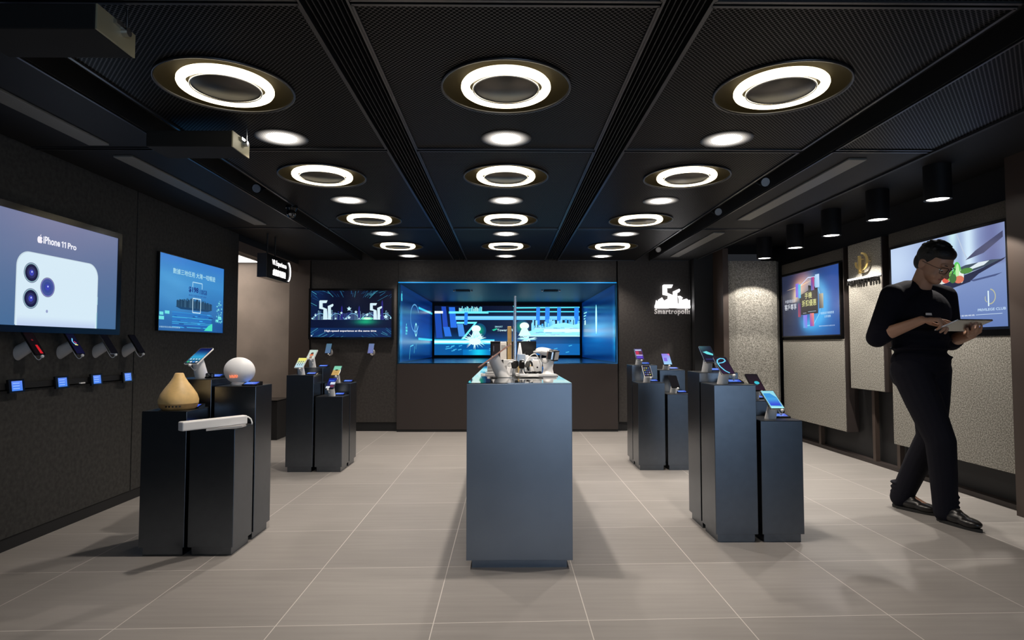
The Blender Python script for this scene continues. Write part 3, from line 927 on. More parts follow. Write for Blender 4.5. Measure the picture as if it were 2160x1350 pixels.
# --- LED wall in the niche
M = frame_mat((-1.31, ND - 0.03, 0.915), (1, 0, 0), (0, 0, 1))
NW, NH = 2.67, 0.905
t, L, a = wall_screen('led_wall', 'wide LED wall with streaking cyan city graphics at the back of the niche', 'screen', M, NW, NH, 0.0, 0.02)
K = NW / 1940.0   # crop pixels: x 100..2040, y 100..775 (down)
def q(x, y): return ((x - 100) * K, (775 - y) * NH / 675.0)
def R(x0, y0, x1, y1, c):
    p, r = q(x0, y1), q(x1, y0); a.rect(p[0], p[1], r[0], r[1], c)
def PL(pts, c): a.poly([q(*p) for p in pts], c)
a.grid(lambda u, v: mixc(C(4, 72, 130), C(3, 24, 58), max(0, min(1, (v - 0.28) * 5))), 8, 30)
a.grid(lambda u, v: mixc(C(0, 82, 150), C(6, 98, 172), u), 8, 4, (0, 0, NW, q(0, 620)[1]))
rnd = random.Random(5)
R(100, 100, 2040, 170, C(3, 12, 40))
for x0, x1, y0, y1, c in ((100, 180, 200, 540, C(20, 70, 170)), (190, 250, 110, 400, C(30, 70, 180)), (290, 370, 118, 400, C(40, 110, 225)), (215, 300, 390, 520, C(40, 110, 220)), (400, 480, 350, 520, C(70, 140, 225))):
    PL([(x0, y0), (x1, y0), (x1 + 30, y1), (x0 + 25, y1)], c)
R(95, 172, 212, 205, C(235, 250, 250))
for i in range(24):
    x = 425 + i * 13; hh = 105 + rnd.random() * 35
    R(x, hh, x + 9, 190, mixc(C(90, 220, 245), C(190, 250, 255), rnd.random()))
R(290, 176, 820, 206, C(110, 235, 250)); R(800, 172, 2040, 188, C(80, 220, 245))
R(380, 240, 2040, 294, C(100, 190, 250)); R(380, 252, 2040, 276, C(130, 214, 255))
PL([(1145, 100), (1165, 100), (1185, 118), (2040, 112), (2040, 128), (1170, 136)], C(90, 230, 245))
PL([(395, 320), (670, 320), (655, 345), (395, 345)], C(110, 235, 245)); PL([(640, 330), (665, 330), (490, 560), (455, 560)], C(110, 235, 245))
for x, w_ in ((500, 44), (1460, 50), (1580, 60), (1740, 50), (1970, 60)):
    PL([(x, 120 if x > 600 else 190), (x + w_, 120 if x > 600 else 190), (x + w_ - 5, 360), (x - 5, 360)], C(40, 130, 235))
for i in range(60):
    x = 1390 + rnd.random() * 640; y = 270 + rnd.random() * 110
    R(x, y, x + 14 + rnd.random() * 16, 500, mixc(C(70, 170, 235), C(150, 230, 250), rnd.random()))
pts = [(1240, 520), (1250, 470), (1400, 440), (1500, 380), (1620, 395), (1700, 350), (1840, 330), (1960, 360), (2040, 340), (2040, 520)]
PL(pts, C(150, 236, 250))
for i in range(50):
    x = 1400 + rnd.random() * 620; y = 390 + rnd.random() * 110
    R(x, y, x + 40 + rnd.random() * 60, y + 10, mixc(C(30, 130, 200), C(220, 255, 255), 0.3 + 0.7 * rnd.random()))
R(1560, 420, 2040, 460, C(220, 255, 250)); R(1240, 505, 2040, 522, C(190, 250, 255))
R(95, 575, 900, 612, C(205, 250, 255)); R(95, 560, 900, 626, C(60, 205, 240)); R(95, 577, 900, 610, C(215, 252, 255))
def glow(cx, cy, rx, ry, c, c2, n=6):
    for i in range(n):
        k = 1 - i / n
        a.poly([q(cx + rx * k * math.cos(2 * PI * j / 24), cy + ry * k * math.sin(2 * PI * j / 24)) for j in range(24)], mixc(c, c2, i / (n - 1)))
glow(700, 440, 90, 100, C(8, 70, 110), C(10, 160, 110)); glow(1265, 390, 100, 95, C(8, 70, 110), C(10, 160, 110))
for (cx, cy) in ((655, 440), (1300, 400)):
    a.poly([q(cx + 62 * math.cos(2 * PI * j / 24), cy - 25 + 48 * math.sin(2 * PI * j / 24)) for j in range(24)], C(235, 255, 248))
    PL([(cx - 30, cy), (cx + 30, cy), (cx + 85, cy + 100), (cx - 80, cy + 110)], C(215, 252, 245))
def burst(cx, cy, r, n, sq=0.75):
    for i in range(n):
        an = rnd.random() * 2 * PI; ln = r * (0.5 + 0.5 * rnd.random())
        p0 = (cx + 12 * math.cos(an + 1.5), cy + 12 * math.sin(an + 1.5)); p1 = (cx - 12 * math.cos(an + 1.5), cy - 12 * math.sin(an + 1.5))
        PL([p0, p1, (cx + ln * math.cos(an), cy + ln * sq * math.sin(an))], mixc(C(150, 240, 250), C(240, 255, 255), rnd.random()))
burst(640, 570, 190, 60); burst(1350, 560, 160, 30, 0.4)
a.poly([q(640 + 80 * math.cos(2 * PI * j / 20), 590 + 45 * math.sin(2 * PI * j / 20)) for j in range(20)], C(225, 255, 255))
a.grid(lambda u, v: mixc(C(4, 110, 186), C(20, 200, 235), math.exp(-((u - 0.5) ** 2) * 18)), 12, 4, (q(480, 0)[0], 0, q(900, 0)[0], q(0, 700)[1]))
for i in range(28):
    x = 130 + rnd.random() * 1860; y = 640 + rnd.random() * 100
    if 560 < x < 760: continue
    PL([(x, y), (x + 45, y - 12), (x + 50, y - 2), (x + 6, y + 10)], C(60, 175, 225))
tx = q(905, 398); a.text('SMART', tx[0], tx[1], 105 * K, 22 * NH / 675, C(150, 200, 215), bold=0.02)
tx = q(935, 450); a.text('Tower 1-4', tx[0], tx[1], 210 * K, 34 * NH / 675, C(190, 225, 235), bold=0.02)
PL([(865, 430), (930, 405), (935, 425), (890, 445)], C(30, 190, 150))
a.build('screen', t, L, 'art_hot')

# lit side screens of the niche
def side_art(label, x, sgn):
    if sgn < 0: M = frame_mat((x, BACK + 0.02, 0.875), (0, 1, 0), (0, 0, 1))
    else: M = frame_mat((x, ND - 0.05, 0.875), (0, -1, 0), (0, 0, 1))
    w, h = ND - 0.07 - BACK, 1.0
    t, L, a = wall_screen('led_side_screen', label, 'screen', M, w, h, 0.0, 0.004)
    def near(u): return 1 - u if sgn < 0 else u       # 1 at the mouth of the niche
    def bgf(u, v):
        n = near(u)
        band = math.exp(-((v - 0.36) ** 2) * 22)
        c = mixc(C(2, 28, 82), C(4, 92, 176), band * (0.45 + 0.75 * abs(n - 0.45)))
        if n > 0.93: c = mixc(c, C(30, 190, 240), (n - 0.93) * 12 * math.exp(-((v - 0.4) ** 2) * 9))
        if sgn > 0: c = mixc(c, C(6, 150, 232), 0.9 * math.exp(-((n - 0.55) ** 2) * 9 - ((v - 0.42) ** 2) * 30))
        return mixc(c, C(3, 60, 130), 0.3 * (0.5 + 0.5 * math.sin(v * 60)))
    a.grid(bgf, 30, 40)
    return t, L, a, w, h
t, L, a, w, h = side_art('left side screen of the niche, blue with a watch outline and small cyan marks', -1.352, -1)
fruit(a, 0.10, 0.84, 0.055, C(70, 200, 220), C(3, 40, 100))
a.path(ellipse(1.25, 0.62, 0.42, 0.20, 30, 30, 330), 0.02, C(90, 160, 215)); a.path(ellipse(1.35, 0.45, 0.10, 0.09, 16), 0.03, C(150, 235, 235), True)
for i in range(10):
    a.rect(0.42 + 0.035 * (i % 4), 0.36 + 0.04 * (i // 4 + i % 2), 0.45 + 0.035 * (i % 4), 0.39 + 0.04 * (i // 4 + i % 2), C(90, 225, 225))
a.path([(0.75, 0.02), (0.82, 0.20), (1.1, 0.22)], 0.015, C(80, 190, 220)); a.path([(1.18, 0.10), (1.22, 0.20)], 0.015, C(90, 200, 225)); a.path([(1.35, 0.16), (1.38, 0.24)], 0.012, C(90, 200, 225))
for v_ in (0.78, 0.30): a.rect(1.6, v_, w, v_ + 0.035, C(50, 200, 235))
a.build('screen', t, L)
t, L, a, w, h = side_art('right side screen of the niche, blue with a bright white cyan oval streak', 1.402, 1)
a.poly(ellipse(w * 0.52, 0.62, 0.10, 0.23, 24), C(120, 220, 245)); a.poly(ellipse(w * 0.52, 0.62, 0.06, 0.2, 24), C(215, 250, 250))
for i in range(3): a.rect(0.25, 0.78 - 0.05 * i, 0.65 - 0.1 * i, 0.80 - 0.05 * i, C(150, 240, 235))
a.rect(0.35, 0.58, 0.50, 0.66, C(210, 250, 235))
a.build('screen', t, L)

# --- backlit emblem and its word on the back wall
sg = thing('wall_sign', 'glowing white 5G skyline emblem and word on the back wall right of the niche', 'sign', (2.14, BACK, 1.47))
s_ = 0.473 / 1070.0
M = frame_mat((1.909 - 398 * s_ - 2.14, -0.012, 1.567 - 1.47), (1, 0, 0), (0, 0, 1))
b = MB()
for P_ in (FIVE, GEE, TOWN, TOWN2):
    b.prism(logo_pts(P_, 0, 0, s_), -0.012, 0.02, M)
b.box((400) * s_, 1470 * s_, 0, 70 * s_, -0.012, 0.02, 0, M)
b.build('emblem', 'sign_white', sg)
vs, fs, tw, th = text_shape('Smartropolis', 0.02, 0.02, 1.15)
b = MB(); M = frame_mat((-0.233, -0.004, 0.002), (1, 0, 0), (0, 0, 1))
b.add([(v[0] * 0.466 / tw, v[1] * 0.085 / th, v[2] * 0.3) for v in vs], fs, 0, M)
b.build('lettering', 'text_grey', sg)

# --- hanging sign by the opening on the left
hs = thing('hanging_sign', 'black box sign with white letters hanging beside the opening in the left wall', 'sign', (-2.33, 6.07, 1.74))
MS = frame_mat((0.045, -0.32, 0.0), (0, 1, 0), (0, 0, 1))    # face towards +X
out = [(0.0, 0.0), (0.56, 0.0)] + ellipse(0.56, 0.115, 0.085, 0.115, 12, -90, 90)[1:] + [(0.0, 0.23)]
b = MB(); b.prism(out, -0.09, 0.0, MS); b.build('box', 'black_gloss', hs, bevel=0.003)
MB().box(-0.046, 0.044, -0.323, -0.319, 0.0, 0.23).build('end_cap', 'brown', hs)
b = MB()
for s2, x, y, w_, h_, bold in (('VR Experience', 0.13, 0.125, 0.38, 0.065, 0.03), ('虛擬實境體驗', 0.15, 0.035, 0.34, 0.065, 0.02)):
    han = ord(s2[0]) > 0x2e80
    vs, fs, tw, th = text_shape(s2, 0.0 if han else bold, 0.0, 1.0)
    for i_, (dx, dy) in enumerate(((0, 0), (0.0012, 0), (0, 0.0012), (0.0012, 0.0012)) if han else ((0, 0),)):
        b.add([(x + dx + v[0] * w_ / tw, y + dy + v[1] * h_ / th, 0.002 + 0.0002 * i_) for v in vs], fs, 0, MS)
b.build('lettering', 'sign_white', hs)
arc = ellipse(0.548, 0.115, 0.075, 0.10, 14, -75, 75)
b = MB(); b.tube([MS @ Vector((p[0], p[1], 0.004)) for p in arc], 0.006, 8); b.build('light_arc', 'sign_white', hs)
MB().cyl((0, 0.0, 0.23), (0, 0.0, 0.44), 0.008, n=10).cyl((0, -0.2, 0.23), (0, -0.2, 0.44), 0.008, n=10).build('hanger', 'black', hs)

# --- blue poster screen on the right wall
M = frame_mat((3.285, 7.10, 1.195), (0, -1, 0), (0, 0, 1))
RW, RH = 1.225, 0.70
t, L, a = wall_screen('television', 'wall screen with a blue and orange phone offer poster, on the right wall', 'television', M, RW, RH, 0.012, 0.04)
def rbg(u, v):
    c = mixc(C(34, 40, 62), C(30, 62, 130), u)
    c = mixc(c, C(30, 140, 220), 0.9 * math.exp(-((u - 0.66) ** 2) * 14 - ((v - 0.25) ** 2) * 9))
    c = mixc(c, C(70, 110, 200), 0.5 * math.exp(-((u - 0.9) ** 2) * 14 - ((v - 0.6) ** 2) * 4))
    c = mixc(c, C(250, 190, 130), 0.95 * math.exp(-((u - 0.36 - 0.1 * (v - 0.7)) ** 2) * 60 - ((v - 0.77) ** 2) * 40))
    rr_ = math.hypot((u - 0.50) * 1.25, v - 0.50)
    c = mixc(c, C(80, 190, 250), 0.75 * math.exp(-((rr_ - 0.34) ** 2) * 90) * (1 if u > 0.45 else max(0, 1 - (0.45 - u) * 6)))
    c = mixc(c, C(255, 225, 190), 0.9 * math.exp(-((rr_ - 0.33) ** 2) * 160) * math.exp(-((u - 0.36) ** 2) * 18) * (1 if v > 0.55 else 0))
    c = mixc(c, C(190, 110, 120), 0.5 * math.exp(-((u - 0.42) ** 2) * 30 - ((v - 0.88) ** 2) * 30))
    return c
a.grid(rbg, 44, 32)
a.poly([(0.08 * RW, 0.755 * RH), (0.36 * RW, 0.80 * RH), (0.6 * RW, 0.86 * RH), (0.36 * RW, 0.785 * RH)], C(255, 225, 180))
dk = C(26, 26, 34)
a.poly([(0.34 * RW, 0.33 * RH), (0.66 * RW, 0.33 * RH), (0.66 * RW, 0.72 * RH), (0.50 * RW, 0.78 * RH), (0.50 * RW, 0.70 * RH), (0.34 * RW, 0.64 * RH)], dk)
a.path([(0.36 * RW, 0.80 * RH), (0.50 * RW, 0.90 * RH), (0.68 * RW, 0.88 * RH)], 0.010, C(215, 225, 255))
a.path([(0.67 * RW, 0.70 * RH), (0.72 * RW, 0.52 * RH), (0.68 * RW, 0.32 * RH), (0.58 * RW, 0.16 * RH), (0.42 * RW, 0.15 * RH)], 0.010, C(130, 215, 250))
for (x, y, w_, h_, c1, c2) in ((0.27, 0.62, 0.06, 0.22, C(110, 90, 210), C(150, 120, 230)), (0.315, 0.60, 0.05, 0.22, C(70, 150, 230), C(90, 210, 220)), (0.31, 0.30, 0.05, 0.22, C(200, 70, 80), C(60, 40, 120)),
                               (0.55, 0.69, 0.055, 0.20, C(60, 110, 200), C(210, 60, 120)), (0.62, 0.72, 0.07, 0.20, C(150, 200, 240), C(200, 225, 255)), (0.68, 0.40, 0.07, 0.22, C(60, 60, 70), C(200, 190, 160)),
                               (0.40, 0.12, 0.07, 0.20, C(90, 170, 230), C(150, 110, 230)), (0.52, 0.14, 0.07, 0.20, C(120, 60, 200), C(250, 140, 110))):
    a.grid(lambda u, v, c1=c1, c2=c2: mixc(c1, c2, u * 0.6 + v * 0.5), 4, 6, (x * RW, y * RH, (x + w_) * RW, (y + h_) * RH))
yl = C(226, 226, 150)
a.text('手機', 0.435 * RW, 0.575 * RH, 0.125 * RW, 0.095 * RH, yl, bold=0.025)
a.text('折扣優惠', 0.385 * RW, 0.455 * RH, 0.25 * RW, 0.10 * RH, yl, bold=0.025)
a.text('中國移動香港', 0.06 * RW, 0.545 * RH, 0.20 * RW, 0.055 * RH, C(190, 196, 210), bold=0.01)
a.text('客戶尊享', 0.045 * RW, 0.43 * RH, 0.235 * RW, 0.095 * RH, C(225, 230, 240), bold=0.02)
a.text('精選智能手機優惠價', 0.70 * RW, 0.305 * RH, 0.21 * RW, 0.036 * RH, C(190, 225, 245)); a.text('立即選購', 0.76 * RW, 0.255 * RH, 0.10 * RW, 0.034 * RH, C(190, 225, 245))
a.text('優惠受有關條款及細則約束', 0.67 * RW, 0.125 * RH, 0.25 * RW, 0.018 * RH, C(190, 215, 240))
a.rect(0.40 * RW, 0.35 * RH, 0.46 * RW, 0.356 * RH, C(200, 210, 220)); a.rect(0.49 * RW, 0.365 * RH, 0.63 * RW, 0.371 * RH, C(180, 200, 225))
a.build('screen', t, L)

# --- screen with the plate of food, behind the man
M = frame_mat((3.285, 5.075, 1.21), (0, -1, 0), (0, 0, 1))
FW, FH = 1.18, 0.69
t, L, a = wall_screen('television', 'large wall screen showing salad on a black plate, behind the walking man', 'television', M, FW, FH, 0.018, 0.04)
def fbg(u, v):
    c = mixc(C(100, 124, 180), C(150, 168, 210), v)
    c = mixc(c, C(205, 225, 250), 0.9 * math.exp(-((u - 0.03) ** 2) * 10 - ((v - 0.8) ** 2) * 5))
    c = mixc(c, C(210, 244, 250), 0.9 * math.exp(-((u - 0.60) ** 2) * 500) * max(0, v - 0.35) * 1.6)
    c = mixc(c, C(216, 240, 255), 0.95 * math.exp(-((u - 0.73) ** 2) * 350) * (1 if v > 0.55 else 0))
    c = mixc(c, C(96, 100, 150), 0.7 * math.exp(-((u - 0.90) ** 2) * 120) * (1 if v > 0.62 else 0))
    return c
a.grid(fbg, 60, 40)
a.dy = 0.12 * FH; a.dx = -0.02 * FW
a.poly([(0.72 * FW, 0.58 * FH), (0.80 * FW, 0.66 * FH), (1.0 * FW, 0.80 * FH), (1.0 * FW, 0.74 * FH), (0.86 * FW, 0.62 * FH)], C(70, 74, 108))
a.path([(0.655 * FW, FH * 0.99), (0.70 * FW, 0.70 * FH), (0.73 * FW, 0.60 * FH)], 0.010, C(190, 205, 225))
a.dy = 0.10 * FH; a.dx = 0.0
a.poly([(0.50 * FW, 0.40 * FH), (0.99 * FW, 0.545 * FH), (0.90 * FW, 0.56 * FH), (0.70 * FW, 0.55 * FH), (0.48 * FW, 0.47 * FH)], C(60, 76, 92))
a.poly([(0.66 * FW, 0.475 * FH), (0.84 * FW, 0.52 * FH), (0.88 * FW, 0.555 * FH), (0.80 * FW, 0.555 * FH)], C(222, 234, 240))
a.poly([(0.36 * FW, 0.385 * FH), (0.55 * FW, 0.40 * FH), (0.83 * FW, 0.495 * FH), (1.0 * FW, 0.565 * FH), (0.97 * FW, 0.535 * FH), (0.80 * FW, 0.44 * FH), (0.73 * FW, 0.37 * FH), (0.50 * FW, 0.30 * FH)], C(30, 36, 66))
a.poly([(0.73 * FW, 0.385 * FH), (0.97 * FW, 0.42 * FH), (0.92 * FW, 0.395 * FH), (0.76 * FW, 0.37 * FH)], C(70, 84, 130))
rnd = random.Random(8); a.dx = 0.065 * FW; a.dy = 0.09 * FH
for (x, y, rx, ry, c) in ((0.42, 0.43, 0.09, 0.035, C(225, 228, 222)), (0.40, 0.47, 0.04, 0.03, C(190, 80, 70)), (0.47, 0.45, 0.035, 0.05, C(220, 90, 70)), (0.38, 0.50, 0.03, 0.05, C(150, 170, 90)),
                          (0.50, 0.52, 0.025, 0.10, C(120, 190, 80)), (0.50, 0.60, 0.018, 0.10, C(150, 215, 110)), (0.565, 0.50, 0.035, 0.11, C(90, 200, 90)), (0.57, 0.50, 0.016, 0.09, C(190, 240, 170)),
                          (0.60, 0.45, 0.02, 0.07, C(230, 240, 230)), (0.58, 0.42, 0.04, 0.04, C(215, 120, 90)), (0.64, 0.50, 0.05, 0.03, C(80, 140, 60)), (0.46, 0.60, 0.03, 0.03, C(215, 210, 200)), (0.44, 0.52, 0.02, 0.05, C(230, 235, 230)), (0.53, 0.44, 0.03, 0.05, C(60, 110, 50))):
    a.poly(ellipse(x * FW, y * FH, rx * FW, ry * FH, 16), c)
a.dx = a.dy = 0.0
def pmark(a, x, y, s, c1, c2):
    a.line((x, y), (x, y + s * 1.0), s * 0.10, c1)
    a.path(ellipse(x + s * 0.10, y + s * 0.62, s * 0.46, s * 0.48, 18, -95, 80), s * 0.07, c2)
    a.path(ellipse(x - s * 0.02, y + s * 0.52, s * 0.24, s * 0.26, 10, 150, 250), s * 0.05, c2)
pmark(a, 0.865 * FW, 0.205 * FH, 0.105, C(225, 245, 250), C(190, 190, 150))
a.text('PRIVILEGE CLUB', 0.785 * FW, 0.160 * FH, 0.20 * FW, 0.026 * FH, C(190, 215, 240), bold=0.02)
a.text('尊享會籍禮遇', 0.60 * FW, 0.118 * FH, 0.16 * FW, 0.016 * FH, C(225, 235, 245)); a.rect(0.77 * FW, 0.124 * FH, 0.96 * FW, 0.129 * FH, C(200, 220, 240))
a.build('screen', t, L)

# --- gold emblem and black letters on the narrow felt panel
ps = thing('letter_sign', 'gold letter P emblem over small raised letters on the narrow felt panel', 'sign', (3.3, 5.49, 1.66))
MP = frame_mat((-0.0, 0.25, 0.0), (0, -1, 0), (0, 0, 1))
cx = 0.255
b = MB()
b.box(cx - 0.016, cx + 0.006, 0.085, 0.25, 0.03, 0.05, 0, MP)
def arc_plate(b, cxx, cyy, rx, ry, a0, a1, w0, w1):
    o = ellipse(cxx, cyy, rx, ry, 20, a0, a1); i_ = [(cxx + (p[0] - cxx) * (1 - (w0 + (w1 - w0) * k / 20)), cyy + (p[1] - cyy) * (1 - (w0 + (w1 - w0) * k / 20))) for k, p in enumerate(o)]
    b.prism(o + i_[::-1], 0.03, 0.045, MP)
arc_plate(b, cx + 0.02, 0.195, 0.095, 0.085, -105, 85, 0.12, 0.22)
arc_plate(b, cx + 0.0, 0.185, 0.075, 0.06, 165, 265, 0.15, 0.15)
for (x, y) in ((cx - 0.005, 0.1), (cx - 0.005, 0.22), (cx + 0.1, 0.19)): b.cyl(MP @ Vector((x, y, 0.0)), MP @ Vector((x, y, 0.032)), 0.004, n=8)
b.build('emblem', 'gold', ps)
vs, fs, tw, th = text_shape('PRIVILEGE CLUB', 0.01, 0.25, 1.2)
b = MB(); b.add([(0.015 + v[0] * 0.47 / tw, -0.002 + v[1] * 0.040 / th, 0.014 + v[2] * 0.05) for v in vs], fs, 0, MP)
b.build('lettering', 'black_letter', ps)
# glowing bar that paints the top light's highlight above the letters
lb = MB().box(0.0, 0.5, 0.045, 0.060, 0.0, 0.012, 0, MP).build('letter_highlight_bar', 'sign_white', ps)

# ================================================================== podiums and counter
def podium(x0, x1, y0, d, h, label):
    cx, cy = (x0 + x1) / 2, y0 + d / 2
    t = thing('display_podium', label, 'podium', (cx, cy, 0), group=None)
    w = x1 - x0
    MB().box(-w / 2, w / 2, -d / 2, d / 2, 0.045, h).build('body', 'podium', t, bevel=0.002)
    MB().box(-w / 2 + 0.014, w / 2 - 0.014, -d / 2 + 0.014, d / 2 - 0.014, 0.0, 0.045).build('toe_kick', 'podium', t)
    MB().box(-w / 2 + 0.002, w / 2 - 0.002, -d / 2 + 0.002, d / 2 - 0.002, h, h + 0.002).build('top_plate', 'podium_edge', t)
    return t


PT = {}
LX = ((-1.888, -1.655), (-1.637, -1.405)); RX = ((1.156, 1.390), (1.412, 1.645))
for key, X, y, h, lab in (
    ('LFA', LX[0], 3.160, 0.740, 'short black display podium holding the wooden diffuser, front left cluster'),
    ('LFB', LX[1], 3.160, 0.648, 'lowest black display podium of the front left cluster, under the long white bar'),
    ('LFC', LX[1], 3.415, 0.852, 'tall black display podium holding the white globe lamp, front left cluster'),
    ('LFD', LX[0], 3.415, 0.892, 'tallest black display podium of the front left cluster, behind the wooden diffuser'),
    ('LBA', LX[0], 5.220, 0.827, 'front left black display podium of the far left cluster, with a pale yellow phone screen'),
    ('LBB', LX[1], 5.220, 0.643, 'lowest black display podium of the far left cluster, with a blue and white phone screen'),
    ('LBC', LX[1], 5.475, 0.742, 'rear right black podium of the far left cluster, with a green and tan phone'),
    ('LBD', LX[0], 5.475, 0.882, 'tallest black display podium of the far left cluster, at its back left'),
    ('RFA', RX[0], 3.345, 0.863, 'wide-faced slate podium in front of the right cluster, with the phone showing a blue loop'),
    ('RFB', RX[0], 3.600, 0.920, 'tallest slate podium of the front right cluster, directly behind the front one'),
    ('RFC', RX[1], 3.345, 0.665, 'lowest slate podium of the front right cluster, with a light blue phone screen'),
    ('RFD', RX[1], 3.600, 0.752, 'rear right slate podium of the front right cluster, with a dark phone screen'),
    ('RBA', RX[0], 5.270, 0.757, 'front left slate podium of the far right cluster, with a phone showing icon rows'),
    ('RBB', RX[0], 5.525, 0.904, 'tallest slate podium of the far right cluster, with a red and purple phone screen'),
    ('RBC', RX[1], 5.270, 0.658, 'lowest slate podium of the far right cluster, with a dark phone on a white stand'),
    ('RBD', RX[1], 5.525, 0.858, 'rear right slate podium of the far right cluster, with a lilac phone screen')):
    podium(X[0], X[1], y, 0.232, h, lab)
    PT[key] = ((X[0] + X[1]) / 2, y + 0.116, h + 0.002)

CT = 0.899
ct = thing('counter', 'long slate blue central display counter with a glossy top', 'counter', (0.067, 4.2, 0))
og = (0.067, 4.2, 0)
MB().box(-0.192, 0.326, 2.97, 5.45, 0.04, CT - 0.004).build('body', 'counter', ct, origin=og, bevel=0.002)
MB().box(-0.165, 0.299, 2.99, 5.43, 0.0, 0.04).build('toe_kick', 'counter', ct, origin=og)
MB().box(-0.190, 0.324, 2.972, 5.448, CT - 0.004, CT).build('top_plate', 'counter_top', ct, origin=og)


# ================================================================== phones on stands
def stand(name, label, loc, rz=0.0, tilt=36, L_=0.085, r=0.033, group=None, lean_mat='white', wall=False, lean=None):
    """white angled cylinder; the phone rests on its upper end. Returns the thing and the matrix of the phone's centre"""
    t = thing(name, label, 'phone stand', loc, rz, group)
    a = math.radians(tilt)
    al_ = math.radians(tilt if lean is None else lean)
    ax = Vector((0, -math.sin(al_), math.cos(al_)))
    pn = Vector((0, -math.sin(a), math.cos(a)))
    b = MB()
    n = 28
    side = Vector((1, 0, 0)); up = ax.cross(side)
    top = ax * L_
    vs = []
    for i in range(n):
        an = 2 * PI * i / n
        p = side * (r * 1.05 * math.cos(an)) + up * (r * 1.05 * math.sin(an))
        if wall:
            s_ = -p.y / ax.y if abs(ax.y) > 1e-3 else 0
        else:
            s_ = -p.z / ax.z
        vs.append(p + ax * s_)
    for i in range(n):
        an = 2 * PI * i / n
        p = top + side * (r * 0.90 * math.cos(an)) + up * (r * 0.90 * math.sin(an))
        vs.append(p - ax * ((p - top).dot(pn) / ax.dot(pn)))
    b.add(vs, [(i, (i + 1) % n, n + (i + 1) % n, n + i) for i in range(n)], 0, None, True)
    b.add(vs[:n], [tuple(range(n))[::-1]]); b.add(vs[n:], [tuple(range(n))])
    b.build('column', lean_mat, t)
    # holding plate
    u = Vector((1, 0, 0)); v = Vector((0, math.cos(a), math.sin(a)))
    Mp = frame_mat(top, u, v)
    MB().rounded(0.050, 0.070, 0.010, -0.002, 0.003, Mp).build('holding_plate', lean_mat, t)
    return t, Mp


def security_plug(t, Mp, ph, side=0.5):
    b = MB()
    p = Mp @ Vector((side * 0.022, -ph / 2 - 0.006, 0.006))
    b.sphere(p, 0.009, nu=14, nv=10)
    b.build('security_plug', 'white', t)
    pts = []
    q0 = p; q1 = Mp @ Vector((side * 0.03, -ph * 0.2, -0.03))
    for i in range(13):
        k = i / 12
        pt = q0.lerp(q1, k); pt.z -= 0.030 * math.sin(PI * k); pt.x += 0.006 * math.sin(PI * k)
        pts.append(pt)
    MB().tube(pts, 0.0022, 8).build('security_cable', 'white', t)


def phone(name, label, loc, rz, Mp, w, h, case, draw, group=None, cat='phone', th=0.008):
    t = thing(name, label, cat, loc, rz, group)
    M = Mp.copy(); M.translation = Mp @ Vector((0, 0, 0.003))
    MB().rounded(w, h, 0.008, 0.0, th, M, n=4).build('case', case, t, bevel=0.0012)
    MB().rounded(w - 0.004, h - 0.004, 0.007, th, th + 0.0006, M).build('front_glass', 'black_gloss', t)
    sw, sh = w - 0.008, h - 0.010
    a = Art(sw, sh)
    draw(a, sw, sh)
    Ms = M @ Matrix.Translation((-sw / 2, -sh / 2, th + 0.0008))
    a.build('screen', t, Ms)
    return t


def unit(key, dx, dy, rz, lab, draw, case='silver', w=0.074, h=0.152, tilt=36, L_=0.085, side=0.5, r=0.029):
    x, y, z = PT[key]; loc = (x + dx, y + dy, z)
    t, Mp = stand('phone_stand', 'white stand of the phone showing ' + lab, loc, rz, tilt, L_ + 0.012, group='white phone stands on the podiums', r=r, lean=tilt * 0.62)
    Mp = Mp @ Matrix.Translation((0, 0.020, 0))
    security_plug(t, Mp, h, side)
    phone('smartphone', 'tilted phone showing ' + lab, loc, rz, Mp, w, h, case, draw, group='phones on the podiums')


def d_home(a, w, h):
    a.grid(lambda u, v: mixc(mixc(C(20, 40, 60), C(60, 190, 240), v * 2.2), C(8, 20, 80), (v - 0.35) * 1.8), 6, 14)
    for i in range(4): a.rect(w * (0.08 + 0.23 * i), h * 0.06, w * (0.24 + 0.23 * i), h * 0.13, (C(70, 200, 110), C(230, 235, 240), C(80, 150, 240), C(240, 240, 240))[i])
    for i in range(4): a.rect(w * (0.10 + 0.23 * i), h * 0.24, w * (0.22 + 0.23 * i), h * 0.30, C(200, 230, 245))
def d_yellow(a, w, h):
    a.grid(lambda u, v: mixc(C(190, 220, 230), C(240, 232, 120), (v - 0.35) * 2.4), 4, 10)
    for i in range(9): a.rect(w * (0.15 + 0.26 * (i % 3)), h * (0.22 + 0.18 * (i // 3)), w * (0.30 + 0.26 * (i % 3)), h * (0.30 + 0.18 * (i // 3)), C(70, 80, 90))
def d_person(a, w, h):
    a.grid(lambda u, v: mixc(C(210, 215, 205), C(190, 215, 205), v), 3, 6)
    a.poly(ellipse(w * 0.5, h * 0.6, w * 0.2, h * 0.12, 14), C(90, 60, 50)); a.poly(ellipse(w * 0.5, h * 0.42, w * 0.3, h * 0.10, 14), C(215, 110, 70)); a.rect(w * 0.35, h * 0.04, w * 0.7, h * 0.28, C(150, 110, 90))
def d_green(a, w, h):
    a.grid(lambda u, v: C(130, 205, 175) if v > 0.58 else C(196, 160, 96), 3, 24)
    a.poly(ellipse(w * 0.5, h * 0.55, w * 0.22, h * 0.07, 16), C(60, 60, 40)); a.rect(w * 0.3, h * 0.25, w * 0.7, h * 0.29, C(170, 120, 60))
